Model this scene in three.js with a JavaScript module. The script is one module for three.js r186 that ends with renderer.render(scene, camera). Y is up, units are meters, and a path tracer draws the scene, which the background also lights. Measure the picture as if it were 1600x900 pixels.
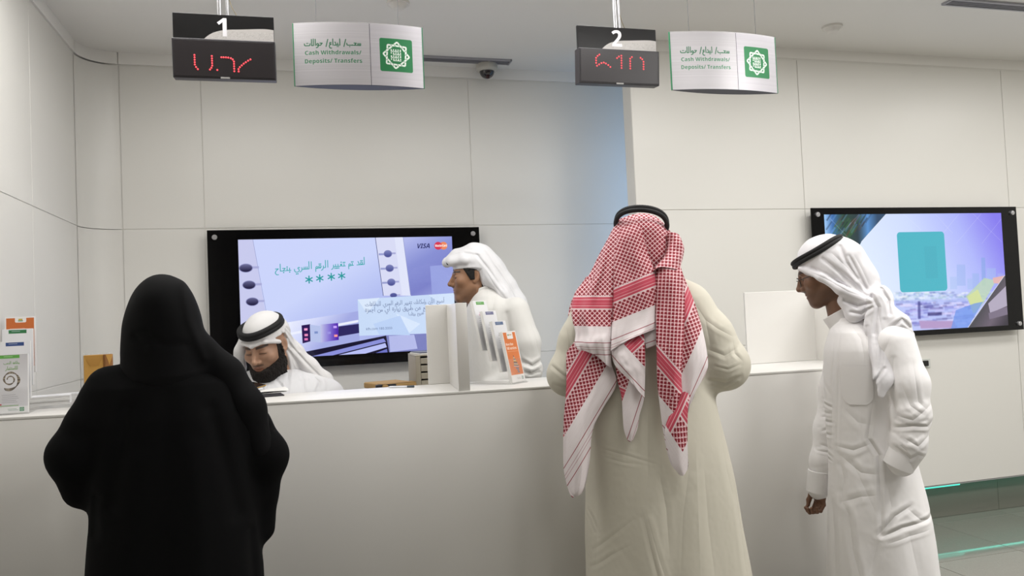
import * as THREE from 'three';
import { RoundedBoxGeometry } from 'three/addons/geometries/RoundedBoxGeometry.js';
import { mergeGeometries, toCreasedNormals } from 'three/addons/utils/BufferGeometryUtils.js';
import { RectAreaLightUniformsLib } from 'three/addons/lights/RectAreaLightUniformsLib.js';

// ---------------------------------------------------------------- camera, light, exposure
RectAreaLightUniformsLib.init();
const scene = new THREE.Scene();
scene.background = new THREE.Color(0x05060a);
const EYE = 1.40, FOCAL = 1217.2;
const camera = new THREE.PerspectiveCamera(2 * Math.atan(450 / FOCAL) * 180 / Math.PI, 16 / 9, 0.05, 60);
camera.rotation.order = 'YXZ';
camera.position.set(0, EYE, 0);
camera.rotation.set(0.034854, -0.269776, -0.043581);
camera.updateMatrixWorld(true);
const renderer = new THREE.WebGLRenderer({ antialias: true });
renderer.toneMapping = THREE.LinearToneMapping;
renderer.toneMappingExposure = 1.06;
renderer.shadowMap.enabled = true;

const CEIL = 2.94;
// ceiling panels out of view, placed to light walls, counter and people: x, z, width (x), depth (z), radiance
const UNSEEN_PANELS = [
  [-0.35, -2.95, 0.9, 0.5, 11], [1.0, -2.85, 0.9, 0.5, 9], [2.35, -2.75, 0.9, 0.5, 5.5], [3.75, -2.75, 0.9, 0.5, 7], [5.1, -2.75, 0.9, 0.5, 9],
  [1.7, -1.15, 0.9, 0.6, 8], [3.0, -1.15, 0.9, 0.6, 22], [4.6, -0.9, 0.9, 0.6, 15], [0.8, 1.4, 0.9, 0.6, 2], [3.6, 1.4, 0.9, 0.6, 15],
];
const WARM = [1.0, 0.983, 0.96], COOL = [0.42, 0.66, 1.0], TEAL = [0.08, 0.95, 0.72];
function areaLight(rgb, radiance, w, h, position, target) {
  const l = new THREE.RectAreaLight(new THREE.Color(...rgb), radiance, w, h);
  l.position.set(...position); l.lookAt(...target); scene.add(l);
  return l;
}

// ---------------------------------------------------------------- helpers
const used = new Map();
function numbered(name) {
  const n = used.get(name) ?? 0; used.set(name, n + 1);
  return n ? name + '_' + String(n).padStart(3, '0') : name;
}
const shade = (m) => { m.castShadow = m.receiveShadow = true; return m; };
function thing(name, label, category, group) {
  const o = new THREE.Group(); o.name = numbered(name); scene.add(o);
  o.userData = { label, category }; if (group) o.userData.group = group;
  return o;
}
function structure(name) { const o = new THREE.Group(); o.name = numbered(name); o.userData = { kind: 'structure' }; scene.add(o); return o; }
function part(name, geometry, material, parent, position, rotation) {
  const m = shade(new THREE.Mesh(geometry, material)); m.name = name;
  const kin = parent.children.filter((c) => c.name.replace(/_\d{3}$/, '') === name).length;
  if (kin) m.name = name + '_' + String(kin).padStart(3, '0');
  if (position) m.position.set(...position);
  if (rotation) m.rotation.set(...rotation);
  parent.add(m);
  return m;
}
const box = (w, h, d, x = 0, y = 0, z = 0) => new THREE.BoxGeometry(w, h, d).translate(x, y, z);
const rbox = (w, h, d, r = 0.003, x = 0, y = 0, z = 0, seg = 2) => new RoundedBoxGeometry(w, h, d, seg, r).translate(x, y, z);
function span(x0, x1, y0, y1, z0, z1, r = 0.002) {
  return rbox(x1 - x0, y1 - y0, z1 - z0, Math.min(r, (x1 - x0) / 2.1, (y1 - y0) / 2.1, (z1 - z0) / 2.1), (x0 + x1) / 2, (y0 + y1) / 2, (z0 + z1) / 2, 1);
}
const merge = (list) => mergeGeometries(list.map((g) => { const n = g.index ? g.toNonIndexed() : g; for (const k of Object.keys(n.attributes)) if (!['position', 'normal', 'uv'].includes(k)) n.deleteAttribute(k); return n; }));
function tube(points, r, seg = 24, rad = 8, closed = false) {
  return new THREE.TubeGeometry(new THREE.CatmullRomCurve3(points.map((p) => new THREE.Vector3(...p)), closed), seg, r, rad, closed);
}
let seedState = 7;
const rnd = () => { seedState = (seedState + 0x6d2b79f5) | 0; let t = Math.imul(seedState ^ (seedState >>> 15), 1 | seedState); t = (t + Math.imul(t ^ (t >>> 7), 61 | t)) ^ t; return ((t ^ (t >>> 14)) >>> 0) / 4294967296; };
const lerp = (a, b, t) => a + (b - a) * t, clamp = (x, a, b) => Math.min(b, Math.max(a, x));
const smooth = (a, b, x) => { const t = clamp((x - a) / (b - a), 0, 1); return t * t * (3 - 2 * t); };
function canvas(w, h, draw) {
  const c = document.createElement('canvas'); c.width = w; c.height = h;
  const x = c.getContext('2d'); x.lineCap = 'round'; x.lineJoin = 'round';
  draw(x, w, h);
  const t = new THREE.CanvasTexture(c); t.colorSpace = THREE.SRGBColorSpace; t.magFilter = THREE.LinearFilter; t.anisotropy = 8;
  return t;
}
const std = (color, roughness = 0.6, extra = {}) => new THREE.MeshStandardMaterial({ color, roughness, ...extra });
const phys = (o) => new THREE.MeshPhysicalMaterial(o);

// Arabic lettering drawn as joined pen strokes (no Arabic face is at hand). Units: alef is 10 high, the pen runs from right to left.
const ARC = (cx, cy, r) => { const p = []; for (let i = 0; i <= 12; i++) p.push([cx + r * Math.cos(i * Math.PI / 6), cy + r * Math.sin(i * Math.PI / 6)]); return p; };
const BOWL = (x) => [[x, 2.5], [x, -1], [x - 1.5, -3], [x - 4.2, -3], [x - 5.6, -1], [x - 5.6, 2]];
const NO_JOIN = 'اأإآدذرزوة/!. ';
const DOTS = { ب: [1, -1], ت: [2, 1], ث: [3, 1], ن: [1, 1], ي: [2, -1], ج: [1, -1], خ: [1, 1], غ: [1, 1], ف: [1, 1], ق: [2, 1], ز: [1, 1], ذ: [1, 1], ش: [3, 1], ض: [1, 1], ظ: [1, 1], ة: [2, 1] };
function glyph(c, jr, jl) {
  const L = [], base = (w) => L.push([[0, 0], [-w, 0]]); let w = 4, dx = null, high = 4.6, low = -2;
  const cls = 'ابلدرسصطحعفقمكهوني'.includes(c) ? c : { أ: 'ا', إ: 'ا', آ: 'ا', ت: 'ب', ث: 'ب', ذ: 'د', ز: 'ر', ش: 'س', ض: 'ص', ظ: 'ط', ج: 'ح', خ: 'ح', غ: 'ع', ة: 'ه' }[c] ?? c;
  const tooth = 'بني'.includes(cls) && jl;
  if (c === ' ') w = 4;
  else if (c === '/') { w = 5; L.push([[-1, 9], [-4, -2]]); }
  else if (c === '!') { w = 3; L.push([[-1.5, 9], [-1.5, 3]], [[-1.5, 0.4], [-1.5, 0]]); }
  else if (tooth) { w = 3.2; L.push([[0, 0], [-w, 0]], [[-1.6, 3.2], [-1.6, 0]]); }
  else if (cls === 'ا') { w = 2.9; L.push([[-1.2, 9.6], [-1.2, 0]]); if (jr) L.push([[0, 0], [-1.2, 0]]); if (c === 'أ') L.push([[-0.4, 12], [-1.9, 11.6]]); if (c === 'إ') L.push([[-0.4, -2], [-1.9, -2.4]]); if (c === 'آ') L.push([[0.6, 11.6], [-2.6, 12]]); }
  else if (cls === 'ل') { if (jl) { w = 3; L.push([[-1.3, 10], [-1.3, 0], [-3, 0]]); if (jr) L.push([[0, 0], [-1.3, 0]]); } else { w = 7; L.push([[-1, 10], ...BOWL(-1).slice(1)]); if (jr) L.push([[0, 0], [-1, 0]]); } }
  else if (cls === 'ب') { w = 10; L.push([[-0.6, jr ? 0 : 3], [-1, 0.5], [-2, 0], [-8, 0], [-9.2, 0.6], [-9.5, 3]]); if (jr) base(1.5); dx = -5; high = 3.6; }
  else if (cls === 'ن') { w = 7; L.push(BOWL(-0.8)); if (jr) base(0.8); dx = -3.6; high = 3; }
  else if (cls === 'ي') { w = 8; L.push([[-0.3, 2.5], [-2, 3.2], [-3, 2], [-1.5, 0.3], [-1, -1.5], [-3, -3.2], [-6, -3], [-7.4, -1], [-7.4, 1]]); dx = -4; low = -5.4; }
  else if (cls === 'د') { w = 4.6; L.push([[-2.4, 4.8], [-1.1, 2], [-0.9, 0.6], [-1.5, 0], [-4, 0]]); if (jr) L.push([[0, 0], [-1.4, 0]]); }
  else if (cls === 'ر') { w = 3.6; L.push([[-1.2, 2.6], [-1.2, 0], [-2, -2.3], [-4, -3.4]]); if (jr) base(1.2); dx = -1.5; }
  else if (cls === 'و') { w = 4.2; L.push(ARC(-1.9, 1.5, 1.5), [[-0.4, 1.4], [-0.7, -1], [-2, -2.8], [-4, -3.4]]); if (jr) base(1.5); }
  else if (cls === 'س') { w = jl ? 6.4 : 11.5; L.push([[-0.6, 3], [-0.6, 0], [-5, 0]], [[-2.7, 3], [-2.7, 0]]); if (jl) L.push([[-4.8, 3], [-4.8, 0], [-w, 0]]); else L.push(BOWL(-5)); if (jr) base(0.6); dx = -3; }
  else if (cls === 'ص' || cls === 'ط') { w = 7.4; L.push([[-0.5, 0], [-6, 0], [-6.2, 1], [-4.4, 3], [-2, 3.3], [-0.5, 1.7], [-1, 0]]); if (cls === 'ط') L.push([[-4.6, 10], [-4.6, 1]]); if (jr) base(1); if (jl) L.push([[-5, 0], [-w, 0]]); else if (cls === 'ص') { w = 12; L.push(BOWL(-6)); } dx = -3; high = 5.5; }
  else if (cls === 'ح') { w = 6; if (jl) { L.push([[-4.2, 3.4], [-0.8, 3.3], [-3.6, 0], [-6, 0]]); if (jr) base(3.6); } else { L.push([[-4.6, 3.4], [-0.8, 3.3], [-4, 0.5], [-5, -2], [-3.5, -4.4], [-0.8, -4.7]]); if (jr) L.push([[0, 0], [-3.4, 0.8]]); } dx = -3; low = jl ? -2 : -1.6; }
  else if (cls === 'ع') {
    w = 5;
    if (jr) L.push([[0, 0], [-1.8, 0.4], [-3.4, 2.6], [-1.4, 2.8], [-2.4, 0.6], ...(jl ? [[-5, 0]] : [[-4, -1.8], [-3, -4.3], [-0.8, -4.6]])]);
    else L.push([[-1, 3.8], [-2.5, 4.2], [-3.3, 3], [-2.6, 1.8], [-1, 1.4], ...(jl ? [[-0.8, 0.2], [-5, 0]] : [[-3.3, 0.6], [-4, -2], [-3, -4.3], [-0.5, -4.6]])]);
    dx = -2.2; high = 5.6;
  } else if (cls === 'ف' || cls === 'ق') { L.push(ARC(-2, 2, 1.5)); if (jl) { w = 4.4; L.push([[-0.8, 1.2], [-1, 0], [-w, 0]]); if (jr) base(2); } else if (cls === 'ق') { w = 7; L.push(BOWL(-0.8)); if (jr) base(0.8); } else { w = 10; L.push([[-0.8, 1], [-2, 0], [-8, 0], [-9.4, 2.6]]); } dx = -2; high = 5.4; }
  else if (cls === 'م') { w = 3.8; L.push(ARC(-1.7, 0.9, 1.4)); if (jr) base(1.5); if (jl) L.push([[-1.7, -0.3], [-w, 0]]); else L.push([[-2.8, 0.4], [-3.3, -1], [-3.3, -4.5]]); }
  else if (cls === 'ك') { if (jl) { w = 5; L.push([[-0.6, 9.5], [-4.3, 6.6], [-1.4, 3.4], [-1.6, 0], [-5, 0]]); if (jr) base(1.6); } else { w = 8.8; L.push([[-0.8, 10], [-0.8, 0.6], [-1.6, 0], [-7, 0], [-8, 1], [-8, 3]], [[-3, 2.2], [-5, 3.6]]); if (jr) base(1.6); } }
  else if (cls === 'ه') { w = 4; L.push(ARC(-1.9, 1.7, 1.6)); if (jr) base(1.5); if (jl) L.push([[-1.9, 0], [-w, 0]]); dx = -1.9; high = 5.4; }
  const dot = DOTS[c];
  return { w, L, dots: dot && [dot[0], dot[1] > 0 ? high + (tooth ? 0.3 : 0) : low - 0.2, dx ?? -w / 2] };
}
function arabicWidth(text) { return [...text].reduce((s, c, i, a) => s + glyph(c, i > 0 && !NO_JOIN.includes(a[i - 1]), i < a.length - 1 && !NO_JOIN.includes(c) && !NO_JOIN.includes(' /!'.includes(a[i + 1]) ? ' ' : 'x') && !' /!'.includes(a[i + 1])).w, 0); }
// draws so that the text fills width from xRight leftwards on the baseline y; weight = pen width in units
function arabic(x, text, xRight, y, width, color, weight = 1.3, slope = 0) {
  const a = [...text], u = width / arabicWidth(text); let pen = 0;
  x.save(); x.translate(xRight, y); x.transform(1, slope, 0, 1, 0, 0); x.scale(u, -u); x.strokeStyle = x.fillStyle = color; x.lineWidth = weight; x.lineCap = x.lineJoin = 'round';
  a.forEach((c, i) => {
    const jr = i > 0 && !NO_JOIN.includes(a[i - 1]) && !' /!'.includes(c), jl = i < a.length - 1 && !NO_JOIN.includes(c) && !' /!'.includes(a[i + 1]);
    const g = glyph(c, jr, jl);
    for (const line of g.L) { x.beginPath(); line.forEach(([px, py], k) => (k ? x.lineTo(pen + px, py) : x.moveTo(pen + px, py))); x.stroke(); }
    if (g.dots) for (let k = 0; k < g.dots[0]; k++) { x.beginPath(); x.arc(pen + g.dots[2] + (g.dots[0] > 1 ? (k - (g.dots[0] - 1) / 2) * 1.9 : 0), g.dots[1] + (k === 1 && g.dots[0] === 3 ? 1.5 : 0), 0.82 * Math.max(1, weight / 1.5), 0, 7); x.fill(); }
    pen -= g.w;
  });
  x.restore();
}
function latin(x, text, left, y, width, height, color, font = 'bold', align = 'left') {
  x.save(); x.font = font + ' 100px sans-serif'; const w = x.measureText(text).width; x.translate(left, y); x.scale(width / w, height / 73); x.fillStyle = color; x.textAlign = align; x.fillText(text, 0, 0); x.restore();
}
// the bank's emblem: two interlaced rounded squares round a block of square kufic lines
function emblem(x, cx, cy, s, ground, ink, radius = 0.1) {
  x.save(); x.translate(cx, cy); x.scale(s, s);
  x.fillStyle = ground; x.beginPath(); x.roundRect(-0.5, -0.5, 1, 1, radius); x.fill();
  x.strokeStyle = ink; x.lineWidth = 0.05;
  for (const a of [0.08, 0.08 + Math.PI / 4]) { x.save(); x.rotate(a); x.beginPath(); x.roundRect(-0.285, -0.285, 0.57, 0.57, 0.03); x.stroke(); x.restore(); }
  x.strokeStyle = ground; x.lineWidth = 0.014;   // where one square passes under the other
  for (let k = 0; k < 8; k++) { x.save(); x.rotate(0.08 + k * Math.PI / 4 + Math.PI / 8); for (const e of [-1, 1]) { x.beginPath(); x.moveTo(0.26, 0.045 * e + 0.02); x.lineTo(0.345, 0.045 * e - 0.012); x.stroke(); } x.restore(); }
  x.fillStyle = ink;
  for (let r = 0; r < 4; r++) for (let c = 0; c < 5; c++) { x.fillRect(-0.17 + c * 0.07, -0.18 + r * 0.093, 0.034, 0.075 - 0.03 * ((r * 3 + c) % 2)); }
  for (let r = 0; r < 4; r++) x.fillRect(-0.17 + 0.07 * (r % 2), -0.125 + r * 0.093, 0.25, 0.022);
  x.restore();
}

// materials
const M = {
  panel: phys({ color: 0xe4e2dc, roughness: 0.42, clearcoat: 0.25, clearcoatRoughness: 0.3 }),
  joint: std(0xe6e4de, 0.6),
  ceiling: std(0xf3f1ed, 0.85),
  lacquer: phys({ color: 0xe6e4e0, roughness: 0.42, clearcoat: 0.12, clearcoatRoughness: 0.4 }),
  tile: null, plinth: std(0x77756c, 0.45), grout: std(0x6b6a63, 0.9),
  black: phys({ color: 0x050507, roughness: 0.14, clearcoat: 0.12, clearcoatRoughness: 0.03, specularIntensity: 0.45 }),
  blackPlastic: std(0x17161a, 0.5), steel: std(0xc9c9cc, 0.28, { metalness: 0.9 }), white: std(0xece9e4, 0.5), darkGrey: std(0x55565a, 0.6),
  paper: std(0xf0efec, 0.85), acrylic: phys({ color: 0xffffff, roughness: 0.05, transmission: 1, thickness: 0, ior: 1.45 }),
};
// ---------------------------------------------------------------- room shell
const BACK = -4.65, NEAR = -4.02, SIDE = -1.085, R = 0.18, JOINT_HIGH = 1.96, JOINT_LOW = 1.165, TOP = 2.868, FAR_X = 6.4, REAR = 3.2;
const GAP = 0.0034, THICK = 0.0036;
const tileTex = canvas(512, 512, (x, w, h) => {
  x.fillStyle = '#84827a'; x.fillRect(0, 0, w, h);
  for (let i = 0; i < 9000; i++) { const v = rnd(); x.fillStyle = `rgba(${v > 0.5 ? 190 : 70},${v > 0.5 ? 188 : 70},${v > 0.5 ? 178 : 64},${0.03 + rnd() * 0.05})`; const r = 1 + rnd() * 5; x.fillRect(rnd() * w, rnd() * h, r, r); }
});
M.tile = [0, 1, 2].map((k) => phys({ color: new THREE.Color(1 - k * 0.04, 1 - k * 0.04, 1 - k * 0.045), map: tileTex, roughness: 0.3, clearcoat: 0.7, clearcoatRoughness: 0.045 }));

// floor: polished grey tiles on a bed
const floor = structure('floor');
part('floor_bed', box(FAR_X - SIDE + 0.6, 0.1, REAR - BACK + 0.4, (FAR_X + SIDE) / 2, -0.058, (REAR + BACK) / 2), M.grout, floor);
{
  const T = 0.575, tg = span(0.0015, T - 0.0015, -0.01, 0, 0.0015, T - 0.0015, 0.0015);
  for (let i = -9; i <= 4; i++) for (let j = -2; j <= 12; j++) {
    const x = 3.745 + i * T, z = -4.0 + j * T - 0.0;
    if (x + T < SIDE || x > FAR_X || z > REAR || (z < -3.3 && x < 2.2)) continue;
    part('floor_tile', tg, M.tile[Math.floor(rnd() * 3)], floor, [x, 0, z]);
  }
}
// ceiling slab; openings are where fittings hang
const ceiling = structure('ceiling');
part('ceiling_board', box(FAR_X - SIDE + 0.6, 0.12, REAR - BACK + 0.6, (FAR_X + SIDE) / 2, CEIL + 0.06, (REAR + BACK) / 2), M.ceiling, ceiling);

// wall panels: columns between seams, rows between joints; every panel a mesh of its own
function panelRow(parent, seams, z, rows) {
  for (let i = 0; i < seams.length - 1; i++) for (const [y0, y1] of rows)
    part('wall_panel', span(seams[i] + GAP / 2, seams[i + 1] - GAP / 2, y0 + GAP / 2, y1 - GAP / 2, z - THICK, z, 0.0018), M.panel, parent);
}
const wallBack = structure('wall_back');
part('wall_core', box(3.75 - (SIDE - 0.2), CEIL, 0.14, (3.75 + SIDE - 0.2) / 2, CEIL / 2, BACK - THICK - 0.07), M.joint, wallBack);
const ROWS = [[0.02, JOINT_LOW], [JOINT_LOW, JOINT_HIGH], [JOINT_HIGH, TOP]];
panelRow(wallBack, [SIDE + R, -0.485, 1.059, 2.6, 3.74], BACK, ROWS);
// rounded corner between the side wall and the back wall
function arcBand(y0, y1, inner, outer) {
  const n = 16, pos = [], idx = [], cx = SIDE + R, cz = BACK + R;
  for (let i = 0; i <= n; i++) {
    const a = Math.PI + (Math.PI / 2) * (i / n) * 0.975 + 0.02, c = Math.cos(a), s = Math.sin(a);
    for (const [rr, y] of [[inner, y0], [inner, y1], [outer, y1], [outer, y0]]) pos.push(cx + c * rr, y, cz + s * rr);
    if (i) for (let k = 0; k < 4; k++) { const a0 = (i - 1) * 4 + k, a1 = (i - 1) * 4 + (k + 1) % 4; idx.push(a0, a1, a0 + 4, a1, a1 + 4, a0 + 4); }
  }
  const g = new THREE.BufferGeometry(); g.setAttribute('position', new THREE.Float32BufferAttribute(pos, 3)); g.setIndex(idx);
  return toCreasedNormals(g, 0.7);
}
for (const [y0, y1] of ROWS) part('wall_panel', arcBand(y0 + GAP / 2, y1 - GAP / 2, R, R + THICK), M.panel, wallBack);
// side wall, running from the corner past the camera
const wallSide = structure('wall_side');
part('wall_core', box(0.14, CEIL, REAR - BACK, SIDE - THICK - 0.07, CEIL / 2, (REAR + BACK) / 2), M.joint, wallSide);
{
  const seams = [BACK + R, -3.766, -2.7, -1.6, -0.5, 0.6, 1.7, 2.8];
  for (let i = 0; i < seams.length - 1; i++) for (const [y0, y1] of ROWS)
    part('wall_panel', span(SIDE - THICK, SIDE, y0 + GAP / 2, y1 - GAP / 2, seams[i] + GAP / 2, seams[i + 1] - GAP / 2, 0.0018), M.panel, wallSide);
}
// free-standing partition in front of the back wall, its foot raised over a recessed plinth
const partition = structure('wall_partition');
const FOOT = 0.228, PX0 = 1.857;
part('wall_core', span(PX0, FAR_X, FOOT, TOP + 0.01, NEAR - 0.11, NEAR - THICK - 0.0005, 0.002), M.panel, partition);
panelRow(partition, [PX0, 2.957, 4.505, 6.05, FAR_X], NEAR, [[FOOT, JOINT_LOW], [JOINT_LOW, JOINT_HIGH], [JOINT_HIGH, TOP]]);
part('wall_head', box(FAR_X - PX0, CEIL - TOP - 0.01, 0.11, (FAR_X + PX0) / 2, (CEIL + TOP + 0.01) / 2, NEAR - 0.06), M.ceiling, partition);
const plinth = structure('baseboard_partition');
part('plinth_core', box(FAR_X - PX0 - 0.02, FOOT, 0.05, (FAR_X + PX0) / 2, FOOT / 2, NEAR - 0.122), M.grout, plinth);
for (const [a, b] of [[1.87, 2.56], [2.56, 3.16], [3.16, 3.756], [3.756, 4.356], [4.356, 4.956], [4.956, 5.556], [5.556, 6.2]])
  part('plinth_tile', span(a + 0.001, b - 0.001, 0.001, FOOT - 0.002, NEAR - 0.098, NEAR - 0.088, 0.001), M.plinth, plinth);
part('wall_lip', span(2.6, FAR_X, FOOT - 0.006, FOOT - 0.0005, NEAR - 0.016, NEAR + 0.002, 0.001), M.steel, partition);

// enclosing walls outside the frame
const wallFar = structure('wall_far');
part('wall_board', box(0.14, CEIL, REAR - BACK, FAR_X + 0.07, CEIL / 2, (REAR + BACK) / 2), M.panel, wallFar);
const wallRear = structure('wall_rear');
part('wall_board', box(FAR_X - SIDE + 0.4, CEIL, 0.14, (FAR_X + SIDE) / 2, CEIL / 2, REAR + 0.07), std(0x8d877c, 0.8), wallRear);  // out of view; darker tone keeps reflections in the screen glass low
// the passage behind the partition: its far end, and an unseen cool light placed to tint the back wall blue
part('passage_end', merge([box(0.1, CEIL, 0.02, 3.72, CEIL / 2, -4.178), box(0.03, CEIL, 0.5, 3.735, CEIL / 2, -4.43)]), M.joint, wallBack);
{
  const t = thing('unseen_light_panel', 'unseen cool blue light panel behind the partition wall that tints the back wall', 'light'); t.position.set(2.5, 1.5, NEAR - 0.1105);
  part('frame', merge([box(0.9, 0.04, 0.02, 0, 1.16, -0.01), box(0.9, 0.04, 0.02, 0, -1.16, -0.01), box(0.04, 2.28, 0.02, 0.43, 0, -0.01), box(0.04, 2.28, 0.02, -0.43, 0, -0.01)]), M.white, t);
  part('lamp_diffuser', box(0.82, 2.28, 0.01, 0, 0, -0.0055), std(0xbfd4ee, 0.4, { emissive: new THREE.Color(...COOL), emissiveIntensity: 0.4 }), t);
  areaLight(COOL, 0.6, 0.82, 2.28, [2.5, 1.5, NEAR - 0.124], [2.5, 1.5, -9]);
}

// cove band between wall tops and ceiling
const cove = structure('trim_1');
part('cove_band', box(3.75 - SIDE - R, CEIL - TOP - 0.006, 0.02, (3.75 + SIDE + R) / 2, (CEIL + TOP + 0.006) / 2, BACK - 0.004), M.ceiling, cove);
part('cove_band', box(0.02, CEIL - TOP - 0.006, REAR - BACK - R, SIDE - 0.004, (CEIL + TOP + 0.006) / 2, (REAR + BACK + R) / 2), M.ceiling, cove);
part('cove_band', arcBand(TOP + 0.006, CEIL, R - 0.006, R + 0.02), M.ceiling, cove);

// ceiling fittings: light panels (outside the frame), air diffusers, detectors, cameras
UNSEEN_PANELS.forEach(([x, z, w, d, e], i) => {
  const t = thing('unseen_ceiling_light', 'unseen square recessed ceiling panel that lights the hall', 'light', 'unseen ceiling light panels');
  t.position.set(x, CEIL, z);
  part('frame', merge([box(w + 0.06, 0.014, 0.03, 0, -0.006, d / 2 + 0.015), box(w + 0.06, 0.014, 0.03, 0, -0.006, -d / 2 - 0.015), box(0.03, 0.014, d, w / 2 + 0.015, -0.006, 0), box(0.03, 0.014, d, -w / 2 - 0.015, -0.006, 0)]), M.white, t);
  part('lamp_diffuser', box(w, 0.006, d, 0, -0.004, 0), std(0xffffff, 0.5, { emissive: new THREE.Color(...WARM), emissiveIntensity: 1.4 }), t);
  areaLight(WARM, e, w, d, [x, CEIL - 0.012, z], [x, 0, z + 0.0001]);
});
function diffuser(x0, x1, z, label) {
  const t = thing('linear_air_diffuser', label, 'air vent'); t.position.set((x0 + x1) / 2, CEIL, z);
  const w = x1 - x0;
  part('frame', merge([box(w, 0.012, 0.012, 0, -0.005, 0.034), box(w, 0.012, 0.012, 0, -0.005, -0.034), box(0.01, 0.012, 0.08, -w / 2, -0.005, 0), box(0.01, 0.012, 0.08, w / 2, -0.005, 0)]), std(0xa9a9b0, 0.5, { metalness: 0.3 }), t);
  for (const dz of [-0.017, 0, 0.017]) part('slat', box(w - 0.02, 0.008, 0.011, 0, -0.004, dz), std(0x77777f, 0.5), t);
}
diffuser(0.2, 1.291, -4.5, 'narrow grey air slot in the ceiling above the dome camera');
diffuser(3.323, 4.7, -3.245, 'narrow grey air slot in the ceiling over the sign by counter two');
function detector(x, z, label) {
  const t = thing('smoke_detector', label, 'smoke detector'); t.position.set(x, CEIL, z);
  part('base', new THREE.CylinderGeometry(0.055, 0.055, 0.012, 32).translate(0, -0.006, 0), M.white, t);
  part('sensor_head', new THREE.LatheGeometry([[0, -0.036], [0.02, -0.036], [0.034, -0.03], [0.04, -0.018], [0.046, -0.012]].map((p) => new THREE.Vector2(...p)), 32), M.white, t);
}
detector(0.52, -3.725, 'round white smoke detector on the ceiling above the sign beside display one');
detector(2.944, -3.67, 'round white smoke detector on the ceiling between counter two and the wall screen');
function domeCamera(x, y, z, label, s = 1) {
  const t = thing('dome_camera', label, 'security camera'); t.position.set(x, y, z); t.scale.setScalar(s);
  part('housing', new THREE.LatheGeometry([[0, 0], [0.064, 0], [0.066, -0.004], [0.066, -0.034], [0.062, -0.045], [0.048, -0.05], [0.046, -0.05]].map((p) => new THREE.Vector2(...p)), 40), std(0xc7c5bd, 0.45), t);
  part('dome', new THREE.SphereGeometry(0.046, 32, 16, 0, Math.PI * 2, Math.PI / 2, Math.PI / 2).translate(0, -0.047, 0), phys({ color: 0x15121a, roughness: 0.06, clearcoat: 1 }), t);
  part('lens', new THREE.CylinderGeometry(0.012, 0.014, 0.02, 16).rotateX(Math.PI / 2 - 0.5).translate(0, -0.082, 0.022), std(0x3a1a1c, 0.2), t);
}
domeCamera(1.162, CEIL, -4.56, 'grey dome camera under the ceiling, fully visible between a silver sign and display two');
domeCamera(1.99, CEIL, -4.5, 'dome camera half hidden behind the number display of counter two', 0.9);
// ---------------------------------------------------------------- counter
const HC = 1.12;
const frontCurve = new THREE.CatmullRomCurve3([[SIDE + 0.002, -3.128], [-0.6, -3.05], [-0.135, -3.0], [0.6, -2.912], [1.2, -2.868], [1.749, -2.832], [2.42, -2.81]].map(([x, z]) => new THREE.Vector3(x, 0, z)));
const FRONT = frontCurve.getPoints(40);
const frontZ = (x) => { for (let i = 1; i < FRONT.length; i++) if (FRONT[i].x >= x) return lerp(FRONT[i - 1].z, FRONT[i].z, (x - FRONT[i - 1].x) / (FRONT[i].x - FRONT[i - 1].x)); return FRONT.at(-1).z; };
const backZ = (x) => -3.315 + 0.035 * (x - 0.6);
const counter = thing('service_counter', 'long white lacquered bank counter with two upright dividers that all customers stand at', 'counter');
function plan(y0, y1, inset, material, name, x0 = SIDE + 0.002, x1 = 2.42) {
  const s = new THREE.Shape(), pts = FRONT.filter((p) => p.x >= x0 - 1e-6 && p.x <= x1 + 1e-6);
  pts.forEach((p, i) => (i ? s.lineTo(p.x, -(p.z - inset)) : s.moveTo(p.x, -(p.z - inset))));
  s.lineTo(x1, -backZ(x1)); s.lineTo(x0, -backZ(x0)); s.closePath();
  const g = new THREE.ExtrudeGeometry(s, { depth: y1 - y0 - 0.006, bevelEnabled: true, bevelThickness: 0.003, bevelSize: 0.003, bevelOffset: -0.003, bevelSegments: 2 });
  g.rotateX(-Math.PI / 2).translate(0, y0 + 0.003, 0);
  return part(name, toCreasedNormals(g, 0.5), material, counter);
}
plan(0.1, HC - 0.0105, 0.0, M.lacquer, 'front_panel'); plan(HC - 0.01, HC, 0, M.lacquer, 'worktop'); plan(0.001, 0.1, 0.05, M.darkGrey, 'toe_kick');
function divider(x, wingL, wingR) {
  const z0 = frontZ(x) - 0.002, z1 = backZ(x) + 0.01, y1 = 1.456, dx = 0.1 * (z0 - z1), w = 0.044;
  const s = new THREE.Shape(); s.moveTo(x, -z0); s.lineTo(x + w, -z0); s.lineTo(x + w + dx, -z1); s.lineTo(x + dx, -z1); s.closePath();
  const g = new THREE.ExtrudeGeometry(s, { depth: y1 - HC - 0.005, bevelEnabled: true, bevelThickness: 0.0025, bevelSize: 0.0025, bevelOffset: -0.0025, bevelSegments: 2 });
  g.rotateX(-Math.PI / 2).translate(0, HC + 0.002, 0);
  const d = part('divider', toCreasedNormals(g, 0.5), M.lacquer, counter);
  part('wing_panel', span(wingL, wingR, HC + 0.001, y1 + 0.003, z1 - 0.012, z1, 0.002), M.lacquer, d);
}
divider(0.58, 0.528, 0.64); divider(2.362, 2.029, 2.42);
part('rear_cabinet', span(0.3, 0.66, 0.001, 1.1, -3.78, -3.335, 0.003), M.lacquer, counter);

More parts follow.
